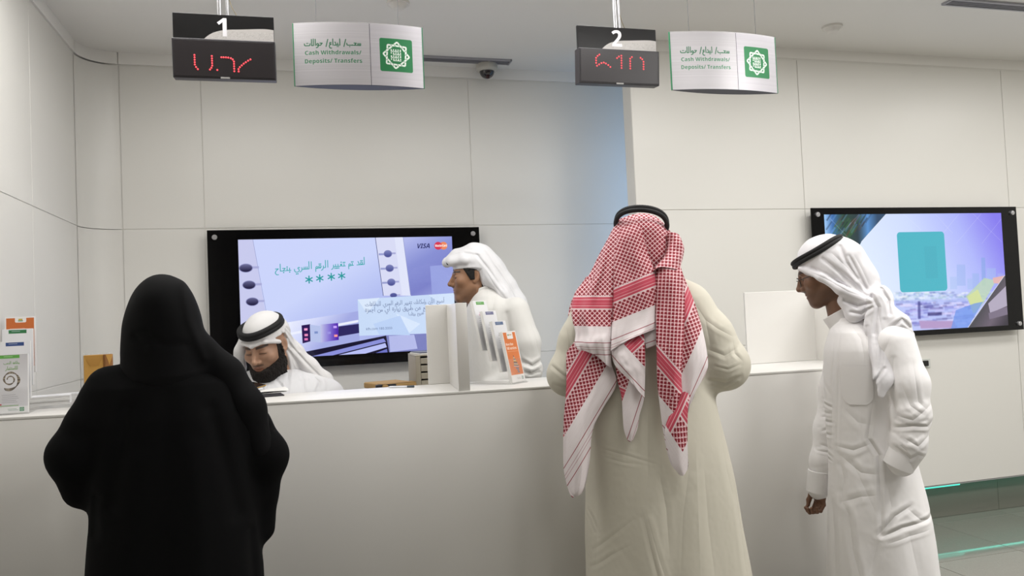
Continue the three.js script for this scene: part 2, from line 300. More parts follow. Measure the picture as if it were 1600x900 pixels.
// ---------------------------------------------------------------- wall screens
const quad = (fl, fr, ft, fb, W, H) => ([zx, zy]) => [(zx - fl(zy)) / (fr(zy) - fl(zy)) * W, (zy - ft(zx)) / (fb(zx) - ft(zx)) * H];
const poly = (x, S, pts, fill) => { x.fillStyle = fill; x.beginPath(); pts.forEach((p, i) => { const [a, b] = S(p); i ? x.lineTo(a, b) : x.moveTo(a, b); }); x.closePath(); x.fill(); };
const grad = (x, S, a, b, stops) => { const [x0, y0] = S(a), [x1, y1] = S(b), g = x.createLinearGradient(x0, y0, x1, y1); stops.forEach(([o, c]) => g.addColorStop(o, c)); return g; };
const screenOne = canvas(1280, 720, (x, W, H) => {
  const S = quad((zy) => 197 + 0.05 * (zy - 115), (zy) => 1222 + 0.035 * (zy - 95), (zx) => 115 - 0.0195 * (zx - 197), (zx) => 690 - 0.049 * (zx - 225), W, H);
  x.fillStyle = grad(x, S, [200, 120], [1220, 600], [[0, '#d6d9fa'], [0.5, '#c4cdfa'], [1, '#7d86d0']]); x.fillRect(0, 0, W, H);
  poly(x, S, [[190, 110], [263, 112], [345, 560], [190, 640]], '#c9cbee');
  poly(x, S, [[263, 112], [838, 100], [882, 400], [758, 458], [420, 512], [330, 480]], grad(x, S, [400, 130], [640, 500], [[0, '#ccd5fc'], [0.6, '#cbd5fc'], [1, '#b4bff2']]));
  x.strokeStyle = '#8f93c4'; x.lineWidth = 2; x.beginPath(); x.moveTo(...S([263, 112])); x.lineTo(...S([335, 485])); x.stroke();
  poly(x, S, [[838, 100], [932, 98], [970, 384], [878, 384]], '#d9dcf6');
  x.strokeStyle = '#30356a'; x.lineWidth = 3; x.beginPath(); x.moveTo(...S([838, 100])); x.lineTo(...S([878, 384])); x.stroke();
  poly(x, S, [[932, 98], [976, 96], [1014, 384], [970, 384]], '#e2e6fb');
  poly(x, S, [[976, 96], [1230, 90], [1240, 420], [1014, 384]], grad(x, S, [1000, 110], [1180, 400], [[0, '#b2b9ec'], [0.35, '#8890d4'], [0.7, '#7c82c9'], [1, '#a3abe2']]));
  poly(x, S, [[1110, 240], [1230, 230], [1238, 380], [1120, 385]], '#98a2e0');
  x.strokeStyle = '#6a72b5'; x.lineWidth = 2; x.beginPath(); x.moveTo(...S([975, 97])); x.lineTo(...S([1012, 380])); x.stroke();
  const oval = (zx, zy, w, h, c1, c2) => { const [a, b] = S([zx, zy]); x.fillStyle = '#a9abd8'; x.fillRect(a + w * 0.3, b - h * 0.2, w * 0.75, h * 0.28); x.fillStyle = '#8a8cbc'; x.beginPath(); x.ellipse(a, b, w * 0.56, h * 0.58, 0, 0, 7); x.fill(); const g = x.createLinearGradient(a, b - h / 2, a, b + h / 2); g.addColorStop(0, c1); g.addColorStop(1, c2); x.fillStyle = g; x.beginPath(); x.ellipse(a, b, w / 2, h / 2, 0, 0, 7); x.fill(); };
  oval(235, 251, 70, 46, '#70709a', '#1c1838'); oval(251, 332, 68, 46, '#66668f', '#1c1838'); oval(267, 412, 66, 44, '#66668f', '#1c1838');
  for (const [a, b] of [[900, 181], [909, 251], [917, 319]]) { const [p, q] = S([a, b]); x.fillStyle = '#9aa0d2'; x.fillRect(p - 56, q - 4, 40, 12); oval(a, b, 46, 40, '#7d84bc', '#474c8e'); }
  oval(928, 382, 40, 26, '#5a60a0', '#474c8e');
  // lower part of the machine: shelf, slot, cards, rollers
  poly(x, S, [[330, 485], [420, 512], [758, 458], [765, 600], [500, 660], [200, 700]], grad(x, S, [400, 520], [560, 660], [[0, '#eef1ff'], [0.5, '#d3d9fa'], [1, '#a4abe4']]));
  poly(x, S, [[440, 560], [758, 500], [758, 512], [440, 572]], '#eceffe');
  poly(x, S, [[664, 532], [768, 518], [768, 562], [664, 580]], '#2c2560');
  poly(x, S, [[492, 526], [532, 520], [534, 602], [498, 612]], '#2b1550'); poly(x, S, [[530, 522], [582, 530], [580, 608], [534, 602]], '#b7c3ea'); poly(x, S, [[580, 522], [662, 515], [666, 596], [582, 608]], grad(x, S, [580, 560], [664, 560], [[0, '#c3c6ea'], [0.5, '#8474d2'], [1, '#4b1fa8']]));
  for (const [a, b, c] of [[512, 545, '#f7a2d2'], [514, 572, '#f08fc0'], [514, 592, '#e779b8'], [648, 534, '#c9a6ff'], [652, 576, '#ff9d9a'], [560, 560, '#7e92c8'], [620, 562, '#9a92e2']]) { const [p, q] = S([a, b]); x.fillStyle = c; x.fillRect(p - 10, q - 7, 20, 14); }
  poly(x, S, [[495, 655], [892, 576], [908, 660], [500, 690]], '#14102e'); poly(x, S, [[540, 674], [880, 590], [892, 606], [560, 690]], '#8a90da'); poly(x, S, [[620, 680], [888, 612], [896, 632], [700, 690]], '#b9c0f6'); poly(x, S, [[760, 690], [896, 640], [900, 660]], '#6c72c4');
  poly(x, S, [[892, 576], [1250, 560], [1250, 660], [908, 662]], '#7b80bd'); poly(x, S, [[905, 578], [1030, 572], [1046, 640], [912, 655]], '#b5bbea');
  poly(x, S, [[754, 402], [1240, 370], [1245, 562], [763, 577]], '#c9dcf8'); poly(x, S, [[754, 402], [860, 394], [800, 470]], '#dbe9fc'); poly(x, S, [[940, 470], [1060, 520], [1000, 568]], '#d9e8fd'); poly(x, S, [[1100, 380], [1240, 372], [1240, 470]], '#d4e4fb'); poly(x, S, [[830, 520], [960, 480], [1010, 575], [860, 573]], '#bcd2f6');
  const T = (text, r, l, color, wt) => { const [xr, yr] = S(r), [xl, yl] = S(l); arabic(x, text, xr, yr, xr - xl, color, wt, (yr - yl) / (xr - xl)); };
  T('لقد تم تغيير الرقم السري بنجاح', [790, 232], [364, 268], '#2fa6a6', 0.95);
  T('أصبح الآن بإمكانك تغيير الرقم السري للبطاقات', [1182, 416], [790, 434], '#7685a8', 0.95); T('مسبقة الدفع عن طريق زيارة أي من أجهزة', [1184, 444], [790, 462], '#7685a8', 0.95); T('الي لفروع بيتك!', [1110, 470], [1000, 480], '#7685a8', 0.95);
  x.strokeStyle = '#2a9a9c'; x.lineWidth = 7;
  for (const p of [[524, 306], [574, 300], [628, 293], [677, 288]]) { const [a, b] = S(p); for (let k = 0; k < 3; k++) { const t = Math.PI / 2 + k * Math.PI / 3; x.beginPath(); x.moveTo(a - Math.cos(t) * 21, b - Math.sin(t) * 21); x.lineTo(a + Math.cos(t) * 21, b + Math.sin(t) * 21); x.stroke(); } }
  { const [a, b] = S([795, 550]); latin(x, 'kfh.com 180.3333', a, b, 160, 15, '#5f6f96', ''); }
  { const [a, b] = S([1042, 154]); latin(x, 'VISA', a, b, 84, 30, '#23265e', 'italic bold'); }
  { const [a, b] = S([1152, 141]); x.fillStyle = '#d83a52'; x.beginPath(); x.arc(a, b, 25, 0, 7); x.fill(); x.fillStyle = '#ee8a62'; x.beginPath(); x.arc(a + 34, b, 25, 0, 7); x.fill(); x.fillStyle = '#e2574f'; x.beginPath(); x.ellipse(a + 17, b, 8, 18, 0, 0, 7); x.fill(); latin(x, 'MasterCard', a - 20, b + 6, 76, 15, '#fff'); }
});
const screenTwo = canvas(1280, 720, (x, W, H) => {
  const S = quad((zy) => 272 + 0.05 * (zy - 92), (zy) => 1270 + 0.042 * (zy - 85), (zx) => 92 - 0.007 * (zx - 272), (zx) => 785 - 0.063 * (zx - 300), W, H);
  x.fillStyle = grad(x, S, [480, 560], [1230, 110], [[0, '#e6f2ff'], [0.45, '#cfdcff'], [0.75, '#aeb6fb'], [1, '#8378ee']]); x.fillRect(0, 0, W, H);
  poly(x, S, [[260, 80], [606, 90], [470, 250], [380, 420], [260, 420]], grad(x, S, [280, 150], [560, 150], [[0, '#9cc6f2'], [0.14, '#3f6fae'], [0.35, '#31503e'], [0.6, '#2a3c44'], [0.8, '#5b93d0'], [1, '#2d4a6a']]));
  for (let k = 0; k < 60; k++) { const a = 290 + rnd() * 250, b = 95 + rnd() * 120; if (a + b * 0.75 > 600) continue; const [p, q] = S([a, b]); x.fillStyle = ['rgba(70,120,60,.35)', 'rgba(120,170,230,.3)', 'rgba(20,30,50,.4)', 'rgba(110,70,50,.3)'][k % 4]; x.save(); x.translate(p, q); x.rotate(-0.9); x.fillRect(-34, -5, 68, 10); x.restore(); }
  x.strokeStyle = 'rgba(240,246,255,.75)'; x.lineWidth = 4; x.beginPath(); x.moveTo(...S([606, 90])); x.lineTo(...S([470, 250])); x.stroke();
  x.lineWidth = 1.6; x.strokeStyle = 'rgba(235,240,255,.45)';
  for (const [a, b, c, d] of [[460, 90, 360, 205], [300, 110, 420, 250], [700, 90, 800, 180], [880, 90, 980, 200], [1020, 90, 900, 230], [1150, 90, 1000, 260], [1270, 120, 1150, 260], [1100, 88, 1270, 250], [1285, 560, 1150, 720], [1100, 640, 1180, 730]]) { x.beginPath(); x.moveTo(...S([a, b])); x.lineTo(...S([c, d])); x.stroke(); }
  for (const [a, b, c, d, col] of [[1000, 380, 1050, 500, 'rgba(150,180,235,.45)'], [1145, 340, 1168, 500, 'rgba(130,165,225,.55)'], [1090, 430, 1130, 520, 'rgba(150,180,235,.5)'], [1175, 400, 1230, 500, 'rgba(165,190,240,.5)'], [960, 450, 1000, 520, 'rgba(170,195,240,.5)'], [1060, 460, 1090, 520, 'rgba(160,190,238,.45)'], [1240, 430, 1275, 500, 'rgba(170,180,240,.5)']]) poly(x, S, [[a, b], [c, b], [c, d], [a, d]], col);
  x.filter = 'blur(3px)';
  for (let k = 0; k < 260; k++) { const a = 640 + rnd() * 560, b = 535 + rnd() * 60, [p, q] = S([a, b]); x.fillStyle = ['rgba(255,255,255,.5)', 'rgba(120,150,210,.4)', 'rgba(150,190,190,.4)', 'rgba(90,100,170,.3)'][k % 4]; x.fillRect(p, q, 10 + rnd() * 40, 3 + rnd() * 7); }
  poly(x, S, [[600, 590], [1100, 570], [1090, 760], [600, 790]], 'rgba(170,180,245,.6)');
  for (let k = 0; k < 160; k++) { const a = 640 + rnd() * 440, b = 590 + rnd() * 150, [p, q] = S([a, b]); x.fillStyle = ['rgba(235,225,255,.55)', 'rgba(90,90,190,.35)', 'rgba(200,190,250,.5)', 'rgba(70,60,130,.35)'][k % 4]; x.fillRect(p, q, 20 + rnd() * 80, 4 + rnd() * 10); }
  poly(x, S, [[775, 590], [790, 590], [790, 690], [775, 690]], 'rgba(60,60,130,.7)'); poly(x, S, [[780, 700], [980, 700], [990, 740], [790, 745]], '#b59ac9'); poly(x, S, [[830, 655], [910, 650], [910, 668], [830, 672]], 'rgba(40,35,100,.7)');
  x.filter = 'none';
  poly(x, S, [[1050, 560], [1160, 455], [1230, 470], [1150, 600], [1100, 660]], 'rgba(190,215,180,.8)'); poly(x, S, [[1060, 560], [1120, 520], [1150, 590], [1090, 660]], 'rgba(215,225,150,.8)'); poly(x, S, [[990, 640], [1100, 600], [1150, 590], [1055, 740], [960, 745]], 'rgba(110,150,235,.75)');
  poly(x, S, [[1210, 455], [1290, 440], [1290, 490], [1215, 485]], '#e2b4b4');
  poly(x, S, [[1055, 742], [1282, 440], [1310, 480], [1310, 745]], grad(x, S, [1160, 600], [1290, 700], [[0, '#4c4a52'], [0.5, '#6c6070'], [1, '#39333f']])); poly(x, S, [[1180, 600], [1300, 490], [1300, 610], [1190, 655]], '#b3aabf'); poly(x, S, [[1180, 655], [1300, 615], [1300, 660], [1185, 690]], '#7d7286');
  x.strokeStyle = 'rgba(240,244,255,.8)'; x.lineWidth = 4; x.beginPath(); x.moveTo(...S([1055, 742])); x.lineTo(...S([1282, 440])); x.stroke();
  const [a, b] = S([663, 195]), [c, d] = S([945, 528]); x.fillStyle = '#4bb5c6'; x.beginPath(); x.roundRect(a, b, c - a, d - b, 22); x.fill(); x.fillStyle = 'rgba(70,170,190,.5)'; x.fillRect(a + 190, b + 90, 90, 200);
});
function wallScreen(x0, x1, y0, y1, zWall, s, tex, label) {
  const t = thing('wall_screen', label, 'screen'); t.position.set((x0 + x1) / 2, (y0 + y1) / 2, zWall);
  const w = x1 - x0, h = y1 - y0, zf = 0.06;
  part('housing', span(-w / 2 + 0.06, w / 2 - 0.06, -h / 2 + 0.05, h / 2 - 0.05, 0.001, zf - 0.008, 0.004), M.blackPlastic, t);
  part('glass_surround', span(-w / 2, w / 2, -h / 2, h / 2, zf - 0.008, zf, 0.0015), M.black, t);
  const sw = s[1] - s[0], sh = s[3] - s[2];
  const e = new THREE.PlaneGeometry(sw, sh).translate((s[0] + s[1]) / 2 - (x0 + x1) / 2, (s[2] + s[3]) / 2 - (y0 + y1) / 2, zf + 0.0012);
  part('screen', e, phys({ color: 0x050508, roughness: 0.1, clearcoat: 0.3, clearcoatRoughness: 0.03, specularIntensity: 0.6, emissive: 0xffffff, emissiveMap: tex, emissiveIntensity: 0.95 }), t);
  for (const [i, j] of [[-1, -1], [1, -1], [-1, 1], [1, 1]]) {
    const b = part('standoff_bolt', merge([new THREE.CylinderGeometry(0.014, 0.0155, 0.012, 24).rotateX(Math.PI / 2), new THREE.CylinderGeometry(0.008, 0.008, 0.004, 6).rotateX(Math.PI / 2).translate(0, 0, 0.007)]), M.steel, t, [i * (w / 2 - 0.04), j * (h / 2 - 0.04), zf + 0.005]);
    part('bolt_sleeve', new THREE.CylinderGeometry(0.009, 0.009, zf, 16).rotateX(Math.PI / 2), M.steel, b, [0, 0, -zf / 2 - 0.006]);
  }
  return t;
}
wallScreen(-0.469, 1.078, 1.154, 1.943, BACK, [-0.307, 0.908, 1.215, 1.888], screenOne, 'wall screen behind the seated teller showing four asterisks and card payment logos');
wallScreen(2.954, 4.492, 1.166, 1.958, NEAR, [3.041, 4.366, 1.198, 1.918], screenTwo, 'wall screen with a teal rounded square over a pale skyline');
areaLight([0.75, 0.8, 1], 0.75, 1.2, 0.66, [0.3, 1.55, BACK + 0.075], [0.3, 1.55, 0]);
areaLight([0.75, 0.8, 1], 0.75, 1.3, 0.7, [3.7, 1.55, NEAR + 0.075], [3.7, 1.55, 0]);

// ---------------------------------------------------------------- hanging number displays and signs
const red = std(0x7a0a08, 0.4, { emissive: new THREE.Color(1, 0.07, 0.09), emissiveIntensity: 1.6 });
function numberDisplay(cx, z, top, number, digits, turn, label) {
  const W = 0.352, t = thing('number_display', label, 'number display', 'hanging counter number displays'); t.position.set(cx, top, z); t.rotation.y = turn;
  const picture = canvas(700, 194, (x, w, h) => {
    x.fillStyle = '#07070b'; x.fillRect(0, 0, w, h);
    x.fillStyle = '#bdb9b6'; x.beginPath(); x.moveTo(200, h); x.bezierCurveTo(260, 120, 340, 108, 430, 104); x.bezierCurveTo(560, 96, 640, 84, w, 96); x.lineTo(w, h); x.fill();
    for (let i = 0; i < 500; i++) { const a = 260 + rnd() * 440, b = 118 + rnd() * 52; x.fillStyle = rnd() > 0.5 ? 'rgba(130,124,120,.16)' : 'rgba(225,222,220,.16)'; x.fillRect(a, b, 3 + rnd() * 8, 2 + rnd() * 4); }
    x.fillStyle = '#e6e4e8'; x.font = 'bold 190px sans-serif'; x.textAlign = 'center'; x.fillText(number, 345, 158);
  });
  const P = part('number_plate', span(-W / 2, W / 2, -0.1, 0, -0.012, 0, 0.001), std(0x0b0b0e, 0.25), t);
  part('number_print', new THREE.PlaneGeometry(W - 0.003, 0.097).translate(0, -0.05, 0.0008), phys({ map: picture, roughness: 0.25, clearcoat: 0.6 }), P);
  const B = part('led_box', span(-W / 2 - 0.003, W / 2 + 0.003, -0.143, 0, -0.05, 0.0, 0.003), std(0x343135, 0.45), t, [0, -0.098, 0.018], [0.09, 0, 0]);
  part('led_screen', span(-W / 2 + 0.004, W / 2 - 0.004, -0.136, -0.006, 0.0, 0.0015, 0.0005), phys({ color: 0x322e31, roughness: 0.3, clearcoat: 0.4, clearcoatRoughness: 0.2 }), B);
  part('maker_badge', span(-0.016, 0.016, -0.1425, -0.1365, 0, 0.002, 0.0005), std(0xb8b6b4, 0.4), B);
  for (const d of digits) part('led_digit', merge(d.map(([u, v]) => new THREE.SphereGeometry(0.0033, 8, 6).scale(1, 1, 0.5).translate((u - 0.5) * W, -v * 0.143, 0.0018))), red, B);
  for (const dx of number === '1' ? [-0.016, 0.012] : [-0.004, 0.014]) part('hanging_rod', new THREE.CylinderGeometry(dx < 0 ? 0.0075 : 0.005, dx < 0 ? 0.0075 : 0.005, CEIL - top - 0.006, 16).translate(dx, (CEIL - top - 0.006) / 2 - 0.002, -0.006), M.steel, t);
  part('ceiling_plate', new THREE.CylinderGeometry(0.035, 0.035, 0.006, 24).translate(0, CEIL - top - 0.004, -0.006), M.white, t);
  part('back_wire', tube([[0.045, -0.11, -0.02], [0.045, 0.002, -0.02], [0.03, 0.03, -0.012], [0.01, 0.1, -0.008]], 0.0012, 16, 6), std(0x8a7a50, 0.6), t);
}
const dots = (list, x0, x1, y0, y1) => list.map(([a, b]) => [(a - x0) / (x1 - x0), (b - y0) / (y1 - y0)]);
numberDisplay(-0.226, -3.0, 2.551, '1', [
  [[214, 290], [214, 304], [214, 318], [214, 332], [214, 346], [220, 360], [229, 372]], [[308, 292], [308, 306], [308, 320], [308, 334], [308, 348], [303, 361], [295, 372], [335, 373]],
  [[360, 297], [372, 297], [385, 297], [398, 298], [412, 301], [422, 308], [428, 320], [428, 334], [428, 348], [428, 362], [428, 377]], [[520, 304], [507, 312], [494, 321], [482, 330], [471, 341], [460, 352], [452, 364], [452, 378]],
].map((d) => dots(d, 98, 657, 190, 424)), -0.02, 'number display reading 1 with red led digits above the woman in black');
numberDisplay(1.315, -2.95, 2.573, '2', [
  [[692, 243], [683, 250], [676, 260], [676, 272], [676, 284], [680, 298], [690, 291], [701, 284], [712, 281], [722, 285], [733, 292], [743, 301]], [[775, 256], [784, 248], [796, 243], [796, 255], [796, 267], [796, 279], [796, 291], [796, 303]],
  [[846, 247], [838, 256], [838, 268], [838, 280], [838, 292], [838, 304]], [[888, 249], [896, 256], [902, 268], [902, 280], [902, 292], [902, 304]],
].map((d) => dots(d, 600, 977, 212, 384)), 0.0, 'number display reading 2 with red led digits above the man in the checked headscarf');

const signText = canvas(620, 512, (x, w, h) => {
  const g = x.createLinearGradient(0, 0, 0, h); x.fillStyle = '#bab7bb'; x.fillRect(0, 0, w, h);
  for (let i = 0; i < 500; i++) { x.fillStyle = `rgba(${rnd() > 0.5 ? '255,255,255' : '120,118,124'},.05)`; x.fillRect(0, rnd() * h, w, 1 + rnd() * 2); }
  arabic(x, 'سحب/ ايداع/ حوالات', 548, 190, 462, '#2f6b4a', 1.5);
  latin(x, 'Cash Withdrawals/', 88, 265, 462, 34, '#3f7d58'); latin(x, 'Deposits/ Transfers', 84, 333, 470, 34, '#3f7d58');
});
const signLogo = canvas(440, 512, (x, w, h) => {
  x.fillStyle = '#bdbac0'; x.fillRect(0, 0, w, h);
  for (let i = 0; i < 400; i++) { x.fillStyle = `rgba(${rnd() > 0.5 ? '255,255,255' : '120,118,124'},.05)`; x.fillRect(0, rnd() * h, w, 1 + rnd() * 2); }
  emblem(x, 212, 256, 274, '#2c7a4b', '#e9efe9', 0.06);
});
function arcSheet(x0, x1, R0, y0, y1, n = 16) {      // part of a cylinder bulging towards +z; arc length stands for x
  const pos = [], uv = [], idx = [];
  for (let i = 0; i <= n; i++) for (let j = 0; j < 2; j++) { const a = lerp(x0, x1, i / n) / R0; pos.push(Math.sin(a) * R0, j ? y1 : y0, Math.cos(a) * R0 - R0); uv.push(i / n, j); }
  for (let i = 0; i < n; i++) { const a = i * 2; idx.push(a, a + 2, a + 1, a + 1, a + 2, a + 3); }
  const g = new THREE.BufferGeometry(); g.setAttribute('position', new THREE.Float32BufferAttribute(pos, 3)); g.setAttribute('uv', new THREE.Float32BufferAttribute(uv, 2)); g.setIndex(idx); g.computeVertexNormals();
  return g;
}
function hangingSign(cx, z, y0, y1, w, turn, label) {
  const t = thing('hanging_sign', label, 'sign', 'hanging counter signs'); t.position.set(cx, y0, z); t.rotation.y = turn;
  const h = y1 - y0, R0 = 0.95, a = w / 2 / R0, s = new THREE.Shape(), n = 24;
  for (let i = 0; i <= n; i++) { const b = lerp(-a, a, i / n); i ? s.lineTo(Math.sin(b) * R0, -(Math.cos(b) * R0 - R0) + 0.0015) : s.moveTo(Math.sin(b) * R0, -(Math.cos(b) * R0 - R0) + 0.0015); }
  for (let i = n; i >= 0; i--) { const b = lerp(-a, a, i / n); s.lineTo(Math.sin(b) * R0, 2 * (R0 - Math.cos(a) * R0) + 0.004 + (Math.cos(b) * R0 - R0)); }
  const g = new THREE.ExtrudeGeometry(s, { depth: h - 0.002, bevelEnabled: false }); g.rotateX(-Math.PI / 2);
  part('sign_body', toCreasedNormals(g, 0.5), std(0x24263c, 0.5), t);
  const silver = (map) => phys({ map, metalness: 0.35, roughness: 0.38 });
  const split = -w / 2 + w * 0.582;
  part('text_panel', arcSheet(-w / 2, split - 0.001, R0, 0.0008, h), silver(signText), t); part('emblem_panel', arcSheet(split + 0.001, w / 2, R0, 0.0008, h), silver(signLogo), t);
  for (const e of [-1, 1]) part('end_strip', span(-0.002, 0.002, 0, h, -0.004, 0.004, 0.001), std(0x2f8057, 0.4), t, [e * (Math.sin(a) * R0 + 0.001), 0, Math.cos(a) * R0 - R0 - 0.003]);
  for (const dx of [-w * 0.32, w * 0.31]) part('suspension_wire', new THREE.CylinderGeometry(0.0009, 0.0009, CEIL - y1, 6).translate(dx, h + (CEIL - y1) / 2 - 0.002, -0.03), M.darkGrey, t);
}
hangingSign(0.263, -3.0, 2.308, 2.552, 0.497, -0.06, 'silver sign with green lettering hanging between number display one and the dome camera');
hangingSign(1.78, -2.87, 2.306, 2.552, 0.5, -0.02, 'silver sign with green lettering hanging between number display two and the teal screen');
// ---------------------------------------------------------------- tools for bodies and cloth
const smin = (a, b, k) => { const h = Math.max(k - Math.abs(a - b), 0) / k; return Math.min(a, b) - h * h * k * 0.25; };
const smax = (a, b, k) => -smin(-a, -b, k);
// tapered capsule between two points
function bone(a, b, ra, rb) {
  const [ax, ay, az] = a, bx = b[0] - ax, by = b[1] - ay, bz = b[2] - az, bb = bx * bx + by * by + bz * bz + 1e-12;
  return (x, y, z) => { const px = x - ax, py = y - ay, pz = z - az, t = clamp((px * bx + py * by + pz * bz) / bb, 0, 1), dx = px - bx * t, dy = py - by * t, dz = pz - bz * t; return Math.sqrt(dx * dx + dy * dy + dz * dz) - ra - (rb - ra) * t; };
}
function chain(pts, k = 0.02) {                       // [[x, y, z, r], ...] joined smoothly
  const b = pts.slice(1).map((p, i) => bone(pts[i], p, pts[i][3], p[3]));
  return (x, y, z) => { let d = b[0](x, y, z); for (let i = 1; i < b.length; i++) d = smin(d, b[i](x, y, z), k); return d; };
}
function egg(c, r) {
  const m = Math.min(...r);
  return (x, y, z) => { const dx = (x - c[0]) / r[0], dy = (y - c[1]) / r[1], dz = (z - c[2]) / r[2], k = Math.sqrt(dx * dx + dy * dy + dz * dz), g = Math.sqrt((dx / r[0]) ** 2 + (dy / r[1]) ** 2 + (dz / r[2]) ** 2); return g > 1e-6 ? k * (k - 1) / g : -m; };
}
function turned(f, o, rx = 0, ry = 0, rz = 0) {       // f placed at o and turned
  const m = new THREE.Matrix4().makeRotationFromEuler(new THREE.Euler(rx, ry, rz, 'YXZ')).setPosition(...o).invert().elements;
  return (x, y, z) => f(m[0] * x + m[4] * y + m[8] * z + m[12], m[1] * x + m[5] * y + m[9] * z + m[13], m[2] * x + m[6] * y + m[10] * z + m[14]);
}
const cat = (a, b, c, d, t) => 0.5 * (2 * b + (c - a) * t + (2 * a - 5 * b + 4 * c - d) * t * t + (3 * b - a - 3 * c + d) * t * t * t);
// a garment's trunk: stacked ellipses; rows [y, cx, cz, rx, rz], from the top down
function trunk(rows) {
  const r = [...rows].sort((a, b) => a[0] - b[0]), n = r.length, at = [0, 0, 0, 0];
  return (x, y, z) => {
    const yy = clamp(y, r[0][0], r[n - 1][0]); let i = 0; while (i < n - 2 && r[i + 1][0] < yy) i++;
    const t = (yy - r[i][0]) / (r[i + 1][0] - r[i][0]), a = r[Math.max(0, i - 1)], b = r[i], c = r[i + 1], d = r[Math.min(n - 1, i + 2)];
    for (let k = 1; k < 5; k++) at[k - 1] = cat(a[k], b[k], c[k], d[k], t);
    const dx = (x - at[0]) / at[2], dz = (z - at[1]) / at[3], k = Math.sqrt(dx * dx + dz * dz), g = Math.sqrt((dx / at[2]) ** 2 + (dz / at[3]) ** 2);
    const flat = g > 1e-6 ? k * (k - 1) / g : -Math.min(at[2], at[3]), dy = Math.max(y - r[n - 1][0], r[0][0] - y);
    return dy > 0 ? (flat > 0 ? Math.hypot(flat, dy) : dy) : Math.max(flat, dy);
  };
}
// creases seen on the front of a garment: polylines in the local x-y plane, [points, depth, width]; positive depth cuts in, negative makes a ridge
function creases(list, zMin = -1) {
  const segs = [];
  for (const [pts, amp, wid] of list) for (let i = 1; i < pts.length; i++) segs.push([pts[i - 1][0], pts[i - 1][1], pts[i][0] - pts[i - 1][0], pts[i][1] - pts[i - 1][1], amp, wid, list.findIndex((l) => l[0] === pts)]);
  return (x, y, z) => {
    if (z < zMin) return 0;
    let s = 0, last = -1, best = 0;
    for (const g of segs) {
      const t = clamp(((x - g[0]) * g[2] + (y - g[1]) * g[3]) / (g[2] * g[2] + g[3] * g[3]), 0, 1), dx = x - g[0] - g[2] * t, dy = y - g[1] - g[3] * t, q = (dx * dx + dy * dy) / (g[5] * g[5]);
      const v = q < 9 ? g[4] * Math.exp(-q) : 0;
      if (g[6] !== last) { s += best; best = 0; last = g[6]; }
      if (Math.abs(v) > Math.abs(best)) best = v;
    }
    return s + best;
  };
}
